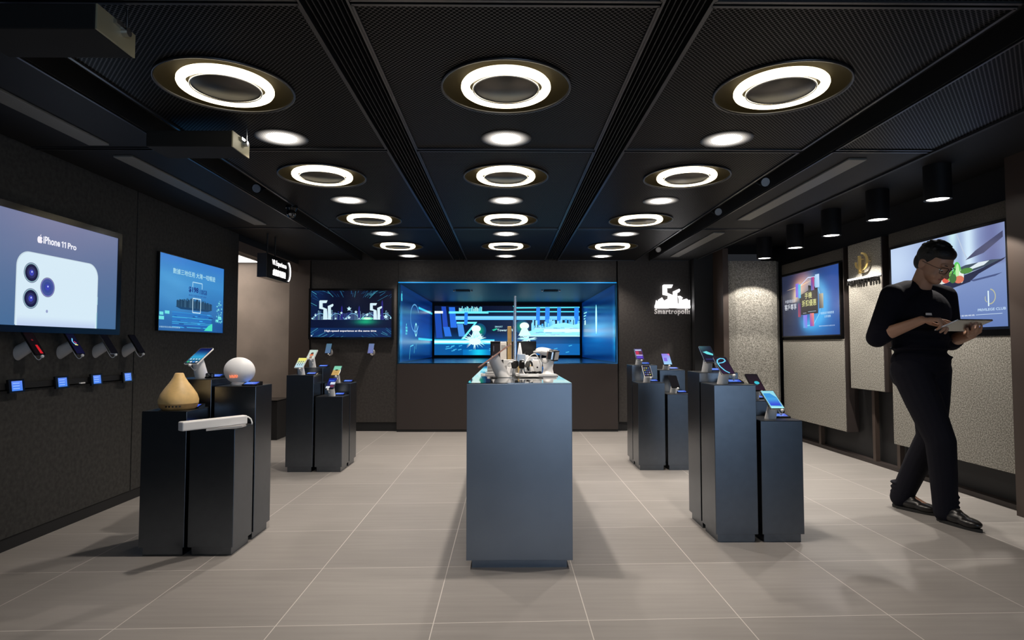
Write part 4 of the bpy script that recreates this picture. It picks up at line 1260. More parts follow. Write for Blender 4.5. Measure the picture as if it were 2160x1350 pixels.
def d_bluewhite(a, w, h):
    a.grid(lambda u, v: mixc(C(30, 30, 60), C(20, 40, 150), v), 4, 8)
    a.rect(w * 0.4, h * 0.38, w, h * 0.62, C(210, 220, 235)); a.rect(0, h * 0.0, w * 0.5, h * 0.2, C(220, 225, 235)); a.rect(w * 0.5, h * 0.1, w * 0.95, h * 0.34, C(110, 50, 70)); a.rect(w * 0.1, h * 0.72, w * 0.8, h * 0.80, C(60, 110, 230))
def d_loop(a, w, h):
    a.grid(lambda u, v: mixc(C(46, 24, 54), C(30, 16, 34), v), 4, 6)
    pts = [(w * 0.62, h * 0.03), (w * 0.35, h * 0.16), (w * 0.12, h * 0.42), (w * 0.05, h * 0.66), (w * 0.20, h * 0.84), (w * 0.5, h * 0.93), (w * 0.78, h * 0.9), (w * 0.80, h * 0.76), (w * 0.5, h * 0.66), (w * 0.12, h * 0.62)]
    a.path(pts, w * 0.11, C(110, 210, 245))
def d_cyan(a, w, h):
    a.grid(lambda u, v: mixc(C(14, 18, 40), C(70, 120, 125), (v - 0.45) * 1.6 * (1.1 - u)), 6, 8)
    a.poly([(w * 0.1, h * 0.62), (w * 0.45, h * 0.68), (w * 0.95, h * 0.50), (w * 0.9, h * 0.40), (w * 0.4, h * 0.48)], C(110, 225, 230)); a.rect(w * 0.1, h * 0.12, w * 0.9, h * 0.2, C(40, 40, 90))
def d_dark(a, w, h):
    a.grid(lambda u, v: mixc(C(44, 20, 40), C(22, 16, 24), v), 4, 6)
    a.poly(ellipse(w * 0.62, h * 0.45, w * 0.22, h * 0.10, 16), C(60, 190, 210)); a.rect(w * 0.15, h * 0.30, w * 0.6, h * 0.34, C(40, 90, 110))
def d_light(a, w, h):
    a.rect(0, 0, w, h, C(150, 220, 235))
    a.poly([(w * 0.06, h * 0.14), (w * 0.94, h * 0.10), (w * 0.94, h * 0.62), (w * 0.6, h * 0.86), (w * 0.06, h * 0.86)], C(60, 150, 220))
    a.grid(lambda u, v: mixc(C(50, 60, 215), C(70, 160, 225), v * 1.3), 3, 8, (w * 0.10, h * 0.16, w * 0.90, h * 0.60))
    a.rect(0, 0.0, w, h * 0.09, C(165, 235, 240))
def d_redpurple(a, w, h):
    a.rect(0, 0, w, h, C(60, 40, 130)); a.rect(w * 0.05, h * 0.45, w * 0.95, h * 0.78, C(190, 40, 80)); a.rect(w * 0.5, h * 0.45, w * 0.95, h * 0.78, C(90, 40, 60)); a.rect(w * 0.05, h * 0.82, w * 0.9, h * 0.93, C(190, 200, 220)); a.rect(w * 0.05, h * 0.34, w * 0.95, h * 0.42, C(210, 200, 240)); a.rect(w * 0.1, h * 0.12, w * 0.9, h * 0.28, C(90, 60, 200))
def d_icons(a, w, h):
    a.rect(0, 0, w, h, C(30, 30, 44))
    for i in range(12): a.rect(w * (0.10 + 0.29 * (i % 3)), h * (0.12 + 0.2 * (i // 3)), w * (0.28 + 0.29 * (i % 3)), h * (0.22 + 0.2 * (i // 3)), (C(80, 80, 150), C(140, 140, 170), C(170, 165, 80), C(60, 100, 160))[(i * 5) % 4])
def d_lilac(a, w, h):
    a.grid(lambda u, v: mixc(C(160, 210, 245), C(150, 130, 235), v * 1.1 - u * 0.2), 4, 8)
    a.poly([(w * 0.7, h), (w, h), (w, h * 0.78)], C(230, 110, 170)); a.rect(w * 0.15, h * 0.3, w * 0.55, h * 0.62, C(140, 110, 225))
def d_off(a, w, h): a.rect(0, 0, w, h, C(6, 6, 12))


unit('LFD', -0.010, 0.03, math.radians(-12), 'a blue home page, above the wooden diffuser', d_home, 'white', 0.088, 0.165, 33, 0.105, 0.0, 0.034)
unit('LBA', -0.020, -0.02, 0, 'a pale yellow and white page, far left cluster', d_yellow, 'white', 0.078, 0.15, 34, 0.08)
unit('LBD', -0.005, -0.02, 0, 'a figure on a pale page, far left cluster', d_person, 'white', 0.074, 0.15, 34, 0.095)
unit('LBC', -0.035, 0.0, 0, 'a green and tan picture, far left cluster', d_green, 'silver', 0.074, 0.15, 34, 0.085)
unit('LBB', 0.0, -0.03, 0, 'a blue and white page, far left cluster', d_bluewhite, 'black_gloss', 0.074, 0.15, 34, 0.085, -0.5)
unit('RFA', -0.035, -0.02, math.radians(3), 'a light blue loop on black, front right cluster', d_loop, 'silver', 0.078, 0.160, 36, 0.080, 1.3)
unit('RFB', -0.040, -0.02, 0, 'a cyan streak on dark, front right cluster', d_cyan, 'silver', 0.076, 0.160, 38, 0.085, 1.3)
unit('RFC', -0.020, -0.02, math.radians(4), 'a light blue curve wallpaper, front right cluster', d_light, 'silver', 0.082, 0.158, 36, 0.085, 1.0)
unit('RFD', 0.000, 0.0, 0, 'a small cyan glow on dark red, front right cluster', d_dark, 'black_gloss', 0.078, 0.160, 36, 0.080, 0.6)
unit('RBA', -0.020, -0.02, 0, 'rows of small icons, far right cluster', d_icons, 'white', 0.074, 0.150, 40, 0.075, 0.8)
unit('RBB', -0.030, 0.0, 0, 'a red and purple page, far right cluster', d_redpurple, 'silver', 0.074, 0.150, 42, 0.075, 0.5)
unit('RBC', -0.025, 0.03, 0, 'a black switched-off screen, far right cluster', d_off, 'black_gloss', 0.074, 0.150, 42, 0.080, 0.8)
unit('RBD', -0.030, 0.0, 0, 'a lilac and pale blue wallpaper, far right cluster', d_lilac, 'black_gloss', 0.082, 0.150, 44, 0.075, 0.5)

# small price displays lying beside the stands
pd0 = None
def price_display(x, y, z, lab, rz=0.0, bright=1.0):
    global pd0
    if pd0 is None:
        pd0 = t = empty('price_display')
        prof = [(-0.034, 0.0), (0.034, 0.0), (0.034, 0.022), (-0.034, 0.007)]
        Mx = Matrix(((0, 0, 1, 0), (1, 0, 0, 0), (0, 1, 0, 0), (0, 0, 0, 1)))
        MB().prism(prof, -0.046, 0.046, Mx).build('case', 'black_gloss', t, bevel=0.001)
        a = Art(0.072, 0.046)
        a.grid(lambda u, v: mixc(C(70, 120, 225), C(60, 90, 215), u), 4, 3)
        for k in range(3): a.rect(0.006, 0.008 + 0.012 * k, 0.050 + 0.006 * k, 0.012 + 0.012 * k, C(140, 175, 250))
        an = math.atan2(0.015, 0.068)
        a.build('screen', t, frame_mat((-0.038, -0.026, 0.0095), (1, 0, 0), (0, math.cos(an), math.sin(an))))
    else: t = copy_tree(pd0)
    t.location = (x, y, z); t.rotation_euler = (0, 0, rz)
    tag(t, 'small black price display ' + lab, 'price display', 'price displays beside the stands')
for key, dx, dy, rz, lab in (
    ('LFA', 0.065, 0.05, 0.0, 'behind the wooden diffuser'), ('LFB', -0.04, 0.07, 0.0, 'behind the long white bar'),
    ('LFC', 0.065, -0.045, -0.05, 'to the right of the white globe lamp'), ('LFD', 0.068, 0.03, 0.0, 'beside the stand on the tallest podium of the front left cluster'),
    ('LBA', 0.07, -0.02, 0, 'beside the pale yellow phone'), ('LBD', 0.075, 0.05, 0, 'on the tallest podium of the far left cluster'),
    ('LBC', 0.055, 0.05, 0, 'beside the green and tan phone'), ('LBB', 0.05, 0.05, 0, 'on the lowest podium of the far left cluster'),
    ('RFA', 0.055, 0.04, 0.0, 'beside the phone with the blue loop'), ('RFB', 0.04, 0.05, 0, 'on the tallest podium of the front right cluster'),
    ('RFC', 0.065, 0.04, 0, 'behind the light blue phone'), ('RFD', 0.065, 0.03, 0, 'beside the dark phone of the front right cluster'),
    ('RBA', 0.055, 0.04, 0, 'beside the phone with icon rows'), ('RBB', 0.045, 0.05, 0, 'on the tallest podium of the far right cluster'),
    ('RBC', 0.055, 0.04, 0, 'on the lowest podium of the far right cluster'), ('RBD', 0.055, 0.04, 0, 'beside the lilac phone')):
    x, y, z = PT[key]
    price_display(x + dx, y + dy, z, lab, rz)

# phones held out from the left wall, their rail and price tags
def wall_unit(loc, rz, lab, draw, case, grp):
    t, Mp = stand('phone_holder', 'wall holder of the phone ' + lab, loc, rz, 58, 0.085, 0.034, group='phone holders on the walls', wall=True, lean_mat='grey')
    security_plug(t, Mp, 0.150, 0.5)
    phone('smartphone', 'wall-held phone ' + lab, loc, rz, Mp, 0.074, 0.150, case, draw, group=grp)
def d_red(a, w, h): a.rect(0, 0, w, h, C(14, 6, 10)); a.poly([(w * 0.55, h * 0.03), (w * 0.85, h * 0.03), (w * 0.75, h * 0.42), (w * 0.5, h * 0.42)], C(200, 30, 40)); a.rect(w * 0.4, h * 0.6, w * 0.6, h * 0.68, C(90, 20, 26))
def d_ribbon(a, w, h):
    a.grid(lambda u, v: mixc(C(14, 14, 50), C(10, 12, 34), v), 2, 4)
    a.path([(w * 0.5, h * 0.75), (w * 0.3, h * 0.6), (w * 0.4, h * 0.48), (w * 0.65, h * 0.45)], w * 0.12, C(120, 200, 250)); a.path([(w * 0.4, h * 0.44), (w * 0.75, h * 0.42)], w * 0.10, C(235, 225, 120)); a.path([(w * 0.5, h * 0.6), (w * 0.7, h * 0.5)], w * 0.10, C(200, 60, 120))
G = 'phones on the left wall'
wall_unit((LW, 3.28, 1.045), PI / 2, 'with a red streak, leftmost on the left wall', d_red, 'black_gloss', G)
wall_unit((LW, 3.59, 1.045), PI / 2, 'with a coloured ribbon, second on the left wall', d_ribbon, 'black_gloss', G)
wall_unit((LW, 3.895, 1.045), PI / 2, 'black with a bright silver edge, third on the left wall', d_off, 'silver', G)
wall_unit((LW, 4.19, 1.045), PI / 2, 'all black, fourth and farthest on the left wall', d_off, 'black_gloss', G)
def d_greyblue(a, w, h): a.grid(lambda u, v: mixc(C(86, 112, 150), C(80, 116, 140), v), 2, 4)
def d_greyblue2(a, w, h): a.grid(lambda u, v: mixc(C(110, 116, 176), C(104, 126, 168), v), 2, 4)
G = 'phones on the back wall'
wall_unit((-2.235, BACK, 1.0), 0, 'with a blue screen, left one under the back wall television', d_greyblue, 'black_gloss', G)
wall_unit((-1.700, BACK, 1.0), 0, 'with a blue screen, right one under the back wall television', d_greyblue2, 'silver', G)
rl = MB().box(LW, LW + 0.022, 2.2, 4.285, 0.852, 0.885).build('price_rail', 'black', None, origin=(LW, 3.2, 0.852))
tag(rl, 'thin black rail running along the left wall under the phones', 'rail')
pt0 = None
for y, lab in ((3.225, 'leftmost'), (3.553, 'second from the left'), (3.85, 'third from the left'), (4.162, 'rightmost')):
    if pt0 is None:
        pt0 = t = empty('price_tag')
        Mt = frame_mat((0.012, -0.052, -0.036), (0, 1, 0), (-0.12, 0, 1))
        b = MB(); b.box(0, 0.104, 0, 0.072, 0, 0.014, 0, Mt); b.build('case', 'black_gloss', t, bevel=0.002)
        a = Art(0.070, 0.052)
        a.grid(lambda u, v: mixc(C(70, 130, 235), C(100, 140, 245), v), 4, 4)
        for k in range(3): a.rect(0.008, 0.010 + 0.014 * k, 0.052, 0.014 + 0.014 * k, C(150, 190, 255))
        a.build('screen', t, Mt @ Matrix.Translation((0.017, 0.010, 0.0145)))
    else: t = copy_tree(pt0)
    t.location = (LW + 0.022, y, 0.868)
    tag(t, 'small lit blue price tag on the left wall rail, %s' % lab, 'price tag', 'price tags on the left wall rail')
cb = MB().box(LW + 0.022, LW + 0.032, 3.72, 3.76, 0.850, 0.858).build('cable_clip', 'white', None, origin=(LW + 0.022, 3.74, 0.85))
tag(cb, 'tiny white cable clip on the wall rail left of the third price tag', 'clip')

# ================================================================== gadgets on the front left cluster
x, y, z = PT['LFA']
df = thing('aroma_diffuser', 'onion-shaped pale wood aroma diffuser on the short front left podium', 'aroma diffuser', (-1.754, 3.262, z))
MB().lathe([(0.0, 0.0), (0.078, 0.0), (0.090, 0.012), (0.097, 0.034)], 48).build('base', 'wood_dark', df)
MB().lathe([(0.097, 0.034), (0.098, 0.052), (0.089, 0.080), (0.069, 0.112), (0.045, 0.145), (0.029, 0.172), (0.022, 0.190), (0.018, 0.194), (0.011, 0.194), (0.009, 0.186), (0.0, 0.184)], 48).build('cover', 'wood', df)
b = MB()
for i in range(5): b.box(-0.004, 0.004, -0.0975, -0.094, 0.018, 0.026, 0, Matrix.Rotation(math.radians(-8 + 10 * i), 4, 'Z'))
b.build('button', 'black', df)
x, y, z = PT['LFC']
gl = thing('wake_up_lamp', 'white globe lamp with orange clock digits on a podium of the front left cluster', 'lamp', (-1.543, 3.515, z))
MB().lathe([(0.0, 0.0), (0.046, 0.0), (0.044, 0.012), (0.036, 0.024)], 36).build('foot', 'white', gl)
Mg = Matrix.Translation((0, 0, 0.083)) @ Matrix.Rotation(math.radians(8), 4, 'Y')
gb = MB().sphere((0, 0, 0), (0.088, 0.062, 0.078), M=Mg, nu=40, nv=24).build('globe', 'white_soft', gl)
vs, fs, tw, th = text_shape('10:00', 0.03, 0.02)
b = MB(); Md = frame_mat((-0.030, -0.058, 0.044), (1, 0, 0.03), (0, -0.28, 1))
b.add([(v[0] * 0.046 / tw, v[1] * 0.017 / th, v[2] * 0.1) for v in vs], fs, 0, Md)
b.build('clock_digits', 'clock', gl)
z = PT['LFB'][2]
ba = thing('white_bar', 'long white rectangular bar device lying across the lowest front left podium', 'bar lamp', (-1.50, 3.13, z))
an = math.atan2(3.28 - 2.98, -1.405 + 1.600)
Mb = Matrix.Translation((-1.600 + 1.50, 2.995 - 3.13, 0.012)) @ Matrix.Rotation(an, 4, 'Z')
MB().box(0, 0.352, -0.022, 0.022, 0, 0.046, 0, Mb).build('body', 'white', ba, bevel=0.006)
MB().prism([(0.12, -0.022), (0.30, -0.05), (0.345, -0.02), (0.345, 0.03), (0.16, 0.03)], -0.0118, -0.001, Mb).build('support_foot', 'grey', ba)
pts = [Mb @ Vector((0.350, 0, 0.03)), Mb @ Vector((0.368, 0.0, 0.034)), Mb @ Vector((0.382, -0.004, 0.022)), Mb @ Vector((0.388, -0.008, 0.0)), Mb @ Vector((0.386, -0.008, -0.008))]
MB().tube(pts, 0.004, 8).build('cable', 'white', ba)
z = PT['LFD'][2]
g = thing('small_camera', 'little black action camera beside the phone stand on the tallest front left podium', 'camera', (-1.715, 3.52, z))
MB().box(-0.022, 0.022, -0.014, 0.014, 0.0, 0.030).build('body', 'black_gloss', g, bevel=0.006)
MB().cyl((-0.004, -0.014, 0.017), (-0.004, -0.024, 0.017), 0.010, n=18).build('camera_lens', 'silver', g)
# low cabinet and gadget in the opening
kb = thing('low_cabinet', 'low black cabinet in the opening behind the front left cluster', 'cabinet', (-3.05, 7.2, 0))
MB().box(-0.5, 0.42, -0.2, 0.2, 0.0, 0.44).build('body', 'black', kb, bevel=0.004)
MB().box(-0.5, 0.42, -0.21, 0.21, 0.44, 0.455).build('top_plate', 'black_gloss', kb)
gc = thing('media_box', 'small black box with a silver lid edge on the low cabinet', 'box', (-2.86, 7.1, 0.455))
MB().box(-0.05, 0.05, -0.05, 0.05, 0.0, 0.10).build('body', 'black_gloss', gc, bevel=0.006)
MB().box(-0.048, 0.048, -0.056, 0.05, 0.10, 0.112).build('lid', 'silver', gc)

# ================================================================== things on the central counter
def T(name, label, cat, x, y, group=None, rz=0): return thing(name, label, cat, (x, y, CT), rz, group)
t, Mp = stand('tablet_stand', 'large white angled stand at the front of the counter', (-0.015, 3.52, CT), -PI / 2, 36, 0.125, 0.037, group=None, lean=27)
t['category'] = 'tablet stand'
MB().box(-0.05, 0.06, -0.04, 0.05, 0, 0.003).build('foot_plate', 'glass', t)
phone('tablet', 'tablet seen edge-on on the white stand at the front of the counter', (-0.015, 3.52, CT), -PI / 2, Mp @ Matrix.Translation((0, 0.015, 0)), 0.135, 0.235, 'copper', d_light, cat='tablet', th=0.008)
# upright thin display, edge-on
u = T('thin_display', 'tall thin silver display standing edge-on in the middle of the counter', 'screen', 0.066, 4.55)
MB().prism([(-0.34, 0.03), (0.34, 0.03), (0.34, 0.36), (-0.22, 0.50), (-0.34, 0.535)], -0.008, 0.008, frame_mat((0, 0, 0), (0, 1, 0), (0, 0, 1))).build('panel', 'silver', u, bevel=0.003)
a = Art(0.60, 0.30); a.grid(lambda u_, v: mixc(C(60, 140, 200), C(150, 200, 230), v), 4, 4)
a.build('screen', u, frame_mat((0.0085, -0.30, 0.05), (0, 1, 0), (0, 0, 1)))
MB().box(-0.05, 0.05, -0.12, 0.12, 0, 0.012).box(-0.012, 0.012, -0.05, 0.05, 0.012, 0.04).build('foot', 'silver', u)
u = T('wooden_display', 'tall narrow wood-edged panel standing just left of the thin silver display', 'panel', 0.028, 4.78)
MB().box(-0.015, 0.015, -0.10, 0.10, 0.01, 0.335).build('frame', 'wood', u, bevel=0.005)
MB().box(0.0155, 0.0175, -0.09, 0.09, 0.03, 0.32).build('front_panel', 'white', u)
MB().box(-0.04, 0.04, -0.06, 0.06, 0.0, 0.01).build('foot', 'wood', u)
u = T('white_tower', 'white rectangular tower box left of the wood-edged panel', 'box', -0.020, 4.98)
MB().box(-0.026, 0.026, -0.04, 0.04, 0.0, 0.215).build('body', 'white', u, bevel=0.004)
MB().box(-0.018, 0.018, -0.0415, -0.0395, 0.16, 0.19).build('label_plate', 'grey', u)
# laptops / black panels at the far end
u = T('laptop', 'open black laptop at the far left end of the counter, its dark screen towards us', 'laptop', -0.035, 5.20)
MB().box(-0.10, 0.12, -0.14, 0.06, 0.0, 0.014).build('keyboard_base', 'black', u, bevel=0.003)
lid = MB().box(-0.10, 0.12, 0.0, 0.008, 0.014, 0.225, 0, Matrix.Translation((0, 0.06, 0)) @ Matrix.Rotation(math.radians(-6), 4, 'X')).build('lid', 'black_gloss', u, bevel=0.002)
a = Art(0.19, 0.17); a.rect(0, 0, 0.19, 0.17, C(34, 28, 30)); a.rect(0.012, 0.10, 0.016, 0.15, C(110, 110, 120))
a.build('screen', lid, Matrix.Translation((0, 0.06, 0)) @ Matrix.Rotation(math.radians(-6), 4, 'X') @ frame_mat((-0.085, -0.001, 0.035), (1, 0, 0), (0, 0, 1)))
u = T('laptop', 'black laptop at the far right end of the counter, faint emblem on its lid', 'laptop', 0.185, 5.20)
MB().box(-0.09, 0.075, -0.02, 0.16, 0.0, 0.014).build('keyboard_base', 'black', u, bevel=0.003)
MR = Matrix.Translation((0, -0.02, 0)) @ Matrix.Rotation(math.radians(7), 4, 'X')
lid = MB().box(-0.09, 0.075, -0.008, 0.0, 0.014, 0.225, 0, MR).build('lid', 'black_gloss', u, bevel=0.006)
b = MB(); Me = MR @ frame_mat((-0.005, -0.0085, 0.125), (1, 0, 0), (0, 0, 1))
b.prism([(0, 0.012), (0.022, 0.0), (0, -0.012), (0.008, 0.0)], 0, 0.001, Me).prism([(-0.004, 0.012), (-0.026, 0.0), (-0.004, -0.012), (-0.010, 0.0)], 0, 0.001, Me)
b.build('emblem', 'steel', lid)
# white headset on its bust
u = T('headset_stand', 'white flared pedestal holding the headset at the right of the counter', 'stand', 0.255, 3.64)
b = MB(); b.lathe([(0.0, 0.0), (0.060, 0.0), (0.060, 0.008), (0.034, 0.016), (0.028, 0.045), (0.034, 0.080), (0.046, 0.108), (0.0, 0.112)], 28)
b.build('pedestal', 'white', u)
MB().box(-0.175, 0.045, -0.085, -0.045, 0.0, 0.016).build('base_plate', 'white', u, bevel=0.003)
hm = thing('vr_headset', 'white headset with a glossy black visor on the pedestal at the right of the counter', 'headset', (0.255, 3.64, CT + 0.1125))
Mh = Matrix.Translation((0, 0, 0.024)) @ Matrix.Rotation(math.radians(-20), 4, 'Z') @ Matrix.Rotation(math.radians(10), 4, 'Y')
b = MB(); b.sphere((-0.020, 0, 0.008), (0.060, 0.056, 0.024), M=Mh, nu=28, nv=16); b.build('shell', 'white', hm)
MB().box(0.006, 0.052, -0.060, 0.056, -0.040, 0.028, 0, Mh).build('visor', 'silver', hm, bevel=0.012)
MB().box(0.050, 0.056, -0.056, 0.052, -0.038, 0.026, 0, Mh).build('visor_frame', 'black_gloss', hm, bevel=0.003)
MB().box(0.0555, 0.0575, -0.046, 0.042, -0.028, 0.018, 0, Mh).build('visor_glass', 'grey', hm)
pts = [Mh @ Vector((-0.03 - 0.055 * math.sin(PI * i / 14), 0.06 * math.cos(PI * i / 14), 0.006 - 0.012 * math.sin(PI * i / 14))) for i in range(15)]
MB().tube(pts, 0.007, 8).build('strap', 'white', hm)
pts = [Mh @ Vector((0.03 * math.cos(t_), -0.046, -0.02 + 0.036 * math.sin(t_))) for t_ in [PI * 0.9 + PI * 1.1 * i / 10 for i in range(11)]]
MB().tube(pts, 0.005, 8).build('head_band', 'grey', hm)
# smaller gadgets among the cables
def watch(x, y, rz, lab, strap='white'):
    u = T('smart_watch', lab, 'watch', x, y, 'watches on small stands on the counter', rz)
    MB().prism([(-0.028, 0), (0.028, 0), (0.012, 0.05), (-0.012, 0.05)], -0.02, 0.02, frame_mat((0, 0, 0), (1, 0, 0), (0, 0, 1))).build('stand', 'white', u, bevel=0.002)
    pts = [(0.0, 0.034 * math.cos(2 * PI * i / 20), 0.052 + 0.030 * math.sin(2 * PI * i / 20)) for i in range(20)]
    MB().tube(pts, 0.0065, 8, closed=True).build('strap', strap, u)
    MB().rounded(0.034, 0.040, 0.008, 0, 0.009, frame_mat((0, -0.032, 0.062), (1, 0, 0), (0, 0.35, 1))).build('case', 'black_gloss', u, bevel=0.002)
watch(0.060, 4.00, 0.2, 'white strapped smart watch on a stand, in front of the thin silver display')
watch(0.120, 4.20, -0.3, 'white strapped smart watch on a stand, right of the thin silver display', 'white')
watch(0.155, 3.90, -0.5, 'dark strapped smart watch on a stand, left of the headset', 'black')
watch(0.200, 4.45, 0.3, 'white strapped smart watch on a stand, behind the headset', 'white')
watch(-0.030, 4.35, 0.4, 'grey strapped smart watch on a stand, left of the thin silver display', 'grey')
watch(-0.075, 4.65, 0.1, 'white strapped smart watch on a stand, in front of the left laptop', 'white')
def carton(x, y, w, d, h, m, lab, rz=0.0):
    u = T('gadget_box', lab, 'box', x, y, 'small boxes on the counter', rz)
    MB().box(-w / 2, w / 2, -d / 2, d / 2, 0, h).build('body', m, u, bevel=0.003)
    MB().box(-w / 2 + 0.006, w / 2 - 0.006, -d / 2 - 0.001, -d / 2 + 0.001, h * 0.2, h * 0.5).build('label_plate', 'grey' if m != 'grey' else 'white', u)
carton(0.095, 3.98, 0.03, 0.05, 0.05, 'cardboard', 'small kraft brown box right of the thin display foot')
carton(0.160, 4.00, 0.035, 0.05, 0.055, 'cardboard', 'kraft brown box between the watches and the headset', 0.2)
carton(0.020, 4.30, 0.075, 0.06, 0.085, 'white', 'wide white carton behind the large white stand')
carton(0.120, 4.62, 0.06, 0.06, 0.120, 'white', 'tall white carton right of the thin silver display')
carton(0.215, 4.85, 0.075, 0.06, 0.095, 'white', 'white carton in front of the right laptop', 0.15)
carton(-0.115, 4.55, 0.05, 0.06, 0.060, 'white', 'low white carton near the left edge of the counter')
carton(-0.09, 4.95, 0.05, 0.05, 0.100, 'grey', 'pale grey carton in front of the left laptop')
carton(0.045, 4.12, 0.045, 0.04, 0.070, 'white', 'narrow white carton right in front of the thin display foot')
carton(0.175, 4.30, 0.060, 0.05, 0.075, 'white', 'white carton behind the kraft boxes', -0.2)
carton(-0.05, 3.95, 0.050, 0.05, 0.030, 'white', 'low white carton just behind the tablet stand', 0.3)
watch(0.030, 3.72, 0.6, 'white strapped smart watch on a stand, right behind the large white stand')
watch(0.105, 3.72, -0.2, 'grey strapped smart watch on a stand, under the looping white cable', 'grey')
# flat packs and cards near the left edge
for i, (x, y, rz, c) in enumerate(((-0.085, 4.05, 0.1, 'white'), (-0.105, 3.86, -0.05, 'white'), (-0.075, 3.78, 0.15, 'grey'))):
    u = T('flat_tablet', ('thin white tablet lying flat near the left edge, farthest of three', 'thin white tablet lying flat near the left edge, middle of three', 'thin pale tablet lying flat just behind the large white stand')[i], 'tablet', x, y, 'thin tablets lying on the counter', rz)
    MB().rounded(0.10, 0.12, 0.008, 0, 0.008).build('case', c, u, bevel=0.001)
    MB().rounded(0.09, 0.11, 0.005, 0.008, 0.0085).build('front_glass', 'glass', u)
# white tripod wedge stand
u = T('easel', 'small white pointed easel right behind the thin silver display', 'easel', 0.115, 4.95)
b = MB()
for s1 in (-1, 1): b.tube([(s1 * 0.032, -0.02, 0.005), (0.0, 0.0, 0.205)], 0.006, 8)
b.tube([(0, 0.06, 0.005), (0, 0.0, 0.205)], 0.006, 8)
b.build('legs', 'white', u)
MB().prism([(-0.026, 0.03), (0.026, 0.03), (0.003, 0.18), (-0.003, 0.18)], -0.002, 0.002, frame_mat((0, -0.012, 0), (1, 0, 0), (0, 0, 1))).build('card', 'white', u)
# black gadget with prongs, earphones, cables
u = T('folding_drone', 'small black gadget with thin arms in front of the headset pedestal', 'gadget', 0.165, 3.70)
MB().box(-0.022, 0.022, -0.014, 0.014, 0.006, 0.026, 0, Matrix.Rotation(0.5, 4, 'Z')).build('body', 'black_gloss', u, bevel=0.005)
for sx_, sy_ in ((-1, -1), (-1, 1), (1, -1), (1, 1)):
    MB().tube([(sx_ * 0.015, sy_ * 0.01, 0.018), (sx_ * 0.045, sy_ * 0.028, 0.022)], 0.004, 8).cyl((sx_ * 0.045, sy_ * 0.028, 0.0), (sx_ * 0.045, sy_ * 0.028, 0.026), 0.006, n=12).build('arm', 'black', u)
rnd = random.Random(21)
def cable(lab, pts, m='white', r=0.0032):
    o = MB(); n = len(pts); P_ = [Vector(p) for p in pts]
    out = []
    for i in range(n - 1):
        p0 = P_[max(i - 1, 0)]; p1 = P_[i]; p2 = P_[i + 1]; p3 = P_[min(i + 2, n - 1)]
        for k in range(6):
            t_ = k / 6
            out.append(0.5 * ((2 * p1) + (p2 - p0) * t_ + (2 * p0 - 5 * p1 + 4 * p2 - p3) * t_ * t_ + (3 * p1 - p0 - 3 * p2 + p3) * t_ ** 3))
    out.append(P_[-1])
    o.tube(out, r, 8)
    ob = o.build('cable', m, None, origin=(P_[0].x, P_[0].y, CT))
    tag(ob, lab, 'cable', 'loose cables on the counter')
c0 = CT + 0.004
cable('white cable looping up and over beside the headset pedestal', [(0.13, 3.62, c0), (0.105, 3.66, c0 + 0.02), (0.115, 3.75, c0 + 0.06), (0.15, 3.82, c0 + 0.11), (0.19, 3.84, c0 + 0.125), (0.22, 3.86, c0 + 0.07), (0.225, 3.88, c0)])
cable('white cable curled flat along the right side in front of the drone', [(0.10, 3.58, c0), (0.14, 3.55, c0), (0.19, 3.53, c0), (0.18, 3.50, c0), (0.13, 3.49, c0), (0.09, 3.52, c0)])
cable('black cable snaking flat at the front middle of the counter', [(0.05, 3.52, c0), (0.08, 3.46, c0), (0.12, 3.45, c0), (0.17, 3.46, c0), (0.21, 3.42, c0)], 'black', 0.003)
cable('white cable lying between the watches', [(0.04, 3.85, c0), (0.09, 3.80, c0), (0.12, 3.86, c0 + 0.02), (0.10, 3.93, c0), (0.05, 3.93, c0)])
cable('thin black cable curling at the foot of the large white stand', [(-0.075, 3.50, c0), (-0.09, 3.44, c0), (-0.06, 3.41, c0), (-0.05, 3.45, c0), (-0.08, 3.47, c0)], 'black', 0.0025)
for i, (x, y, h) in enumerate(((0.215, 4.15, 0.09), (0.150, 4.78, 0.11), (-0.055, 4.15, 0.075))):
    u = T('mini_speaker', ('round white speaker behind the headset', 'round white speaker beside the white easel', 'round white speaker behind the large white stand')[i], 'speaker', x, y, 'small white speakers on the counter')
    MB().lathe([(0.0, 0.0), (0.030, 0.0), (0.034, 0.006), (0.034, h - 0.008), (0.028, h), (0.0, h)], 28).build('body', 'white', u)
    MB().lathe([(0.0, h + 0.0005), (0.022, h + 0.0005), (0.022, h + 0.002), (0.0, h + 0.002)], 24).build('top_ring', 'black', u)
    MB().cyl((0, -0.0335, h * 0.4), (0, -0.0355, h * 0.4), 0.006, n=12).build('button', 'black', u)

# ================================================================== the walking man
TH = math.radians(11)
LEG = Matrix.Rotation(math.radians(13.8), 3, 'Z')
man = thing('person', 'man in black jumper and dark trousers walking with head bowed over a tablet', 'person', (2.63, 3.80, 0), TH)


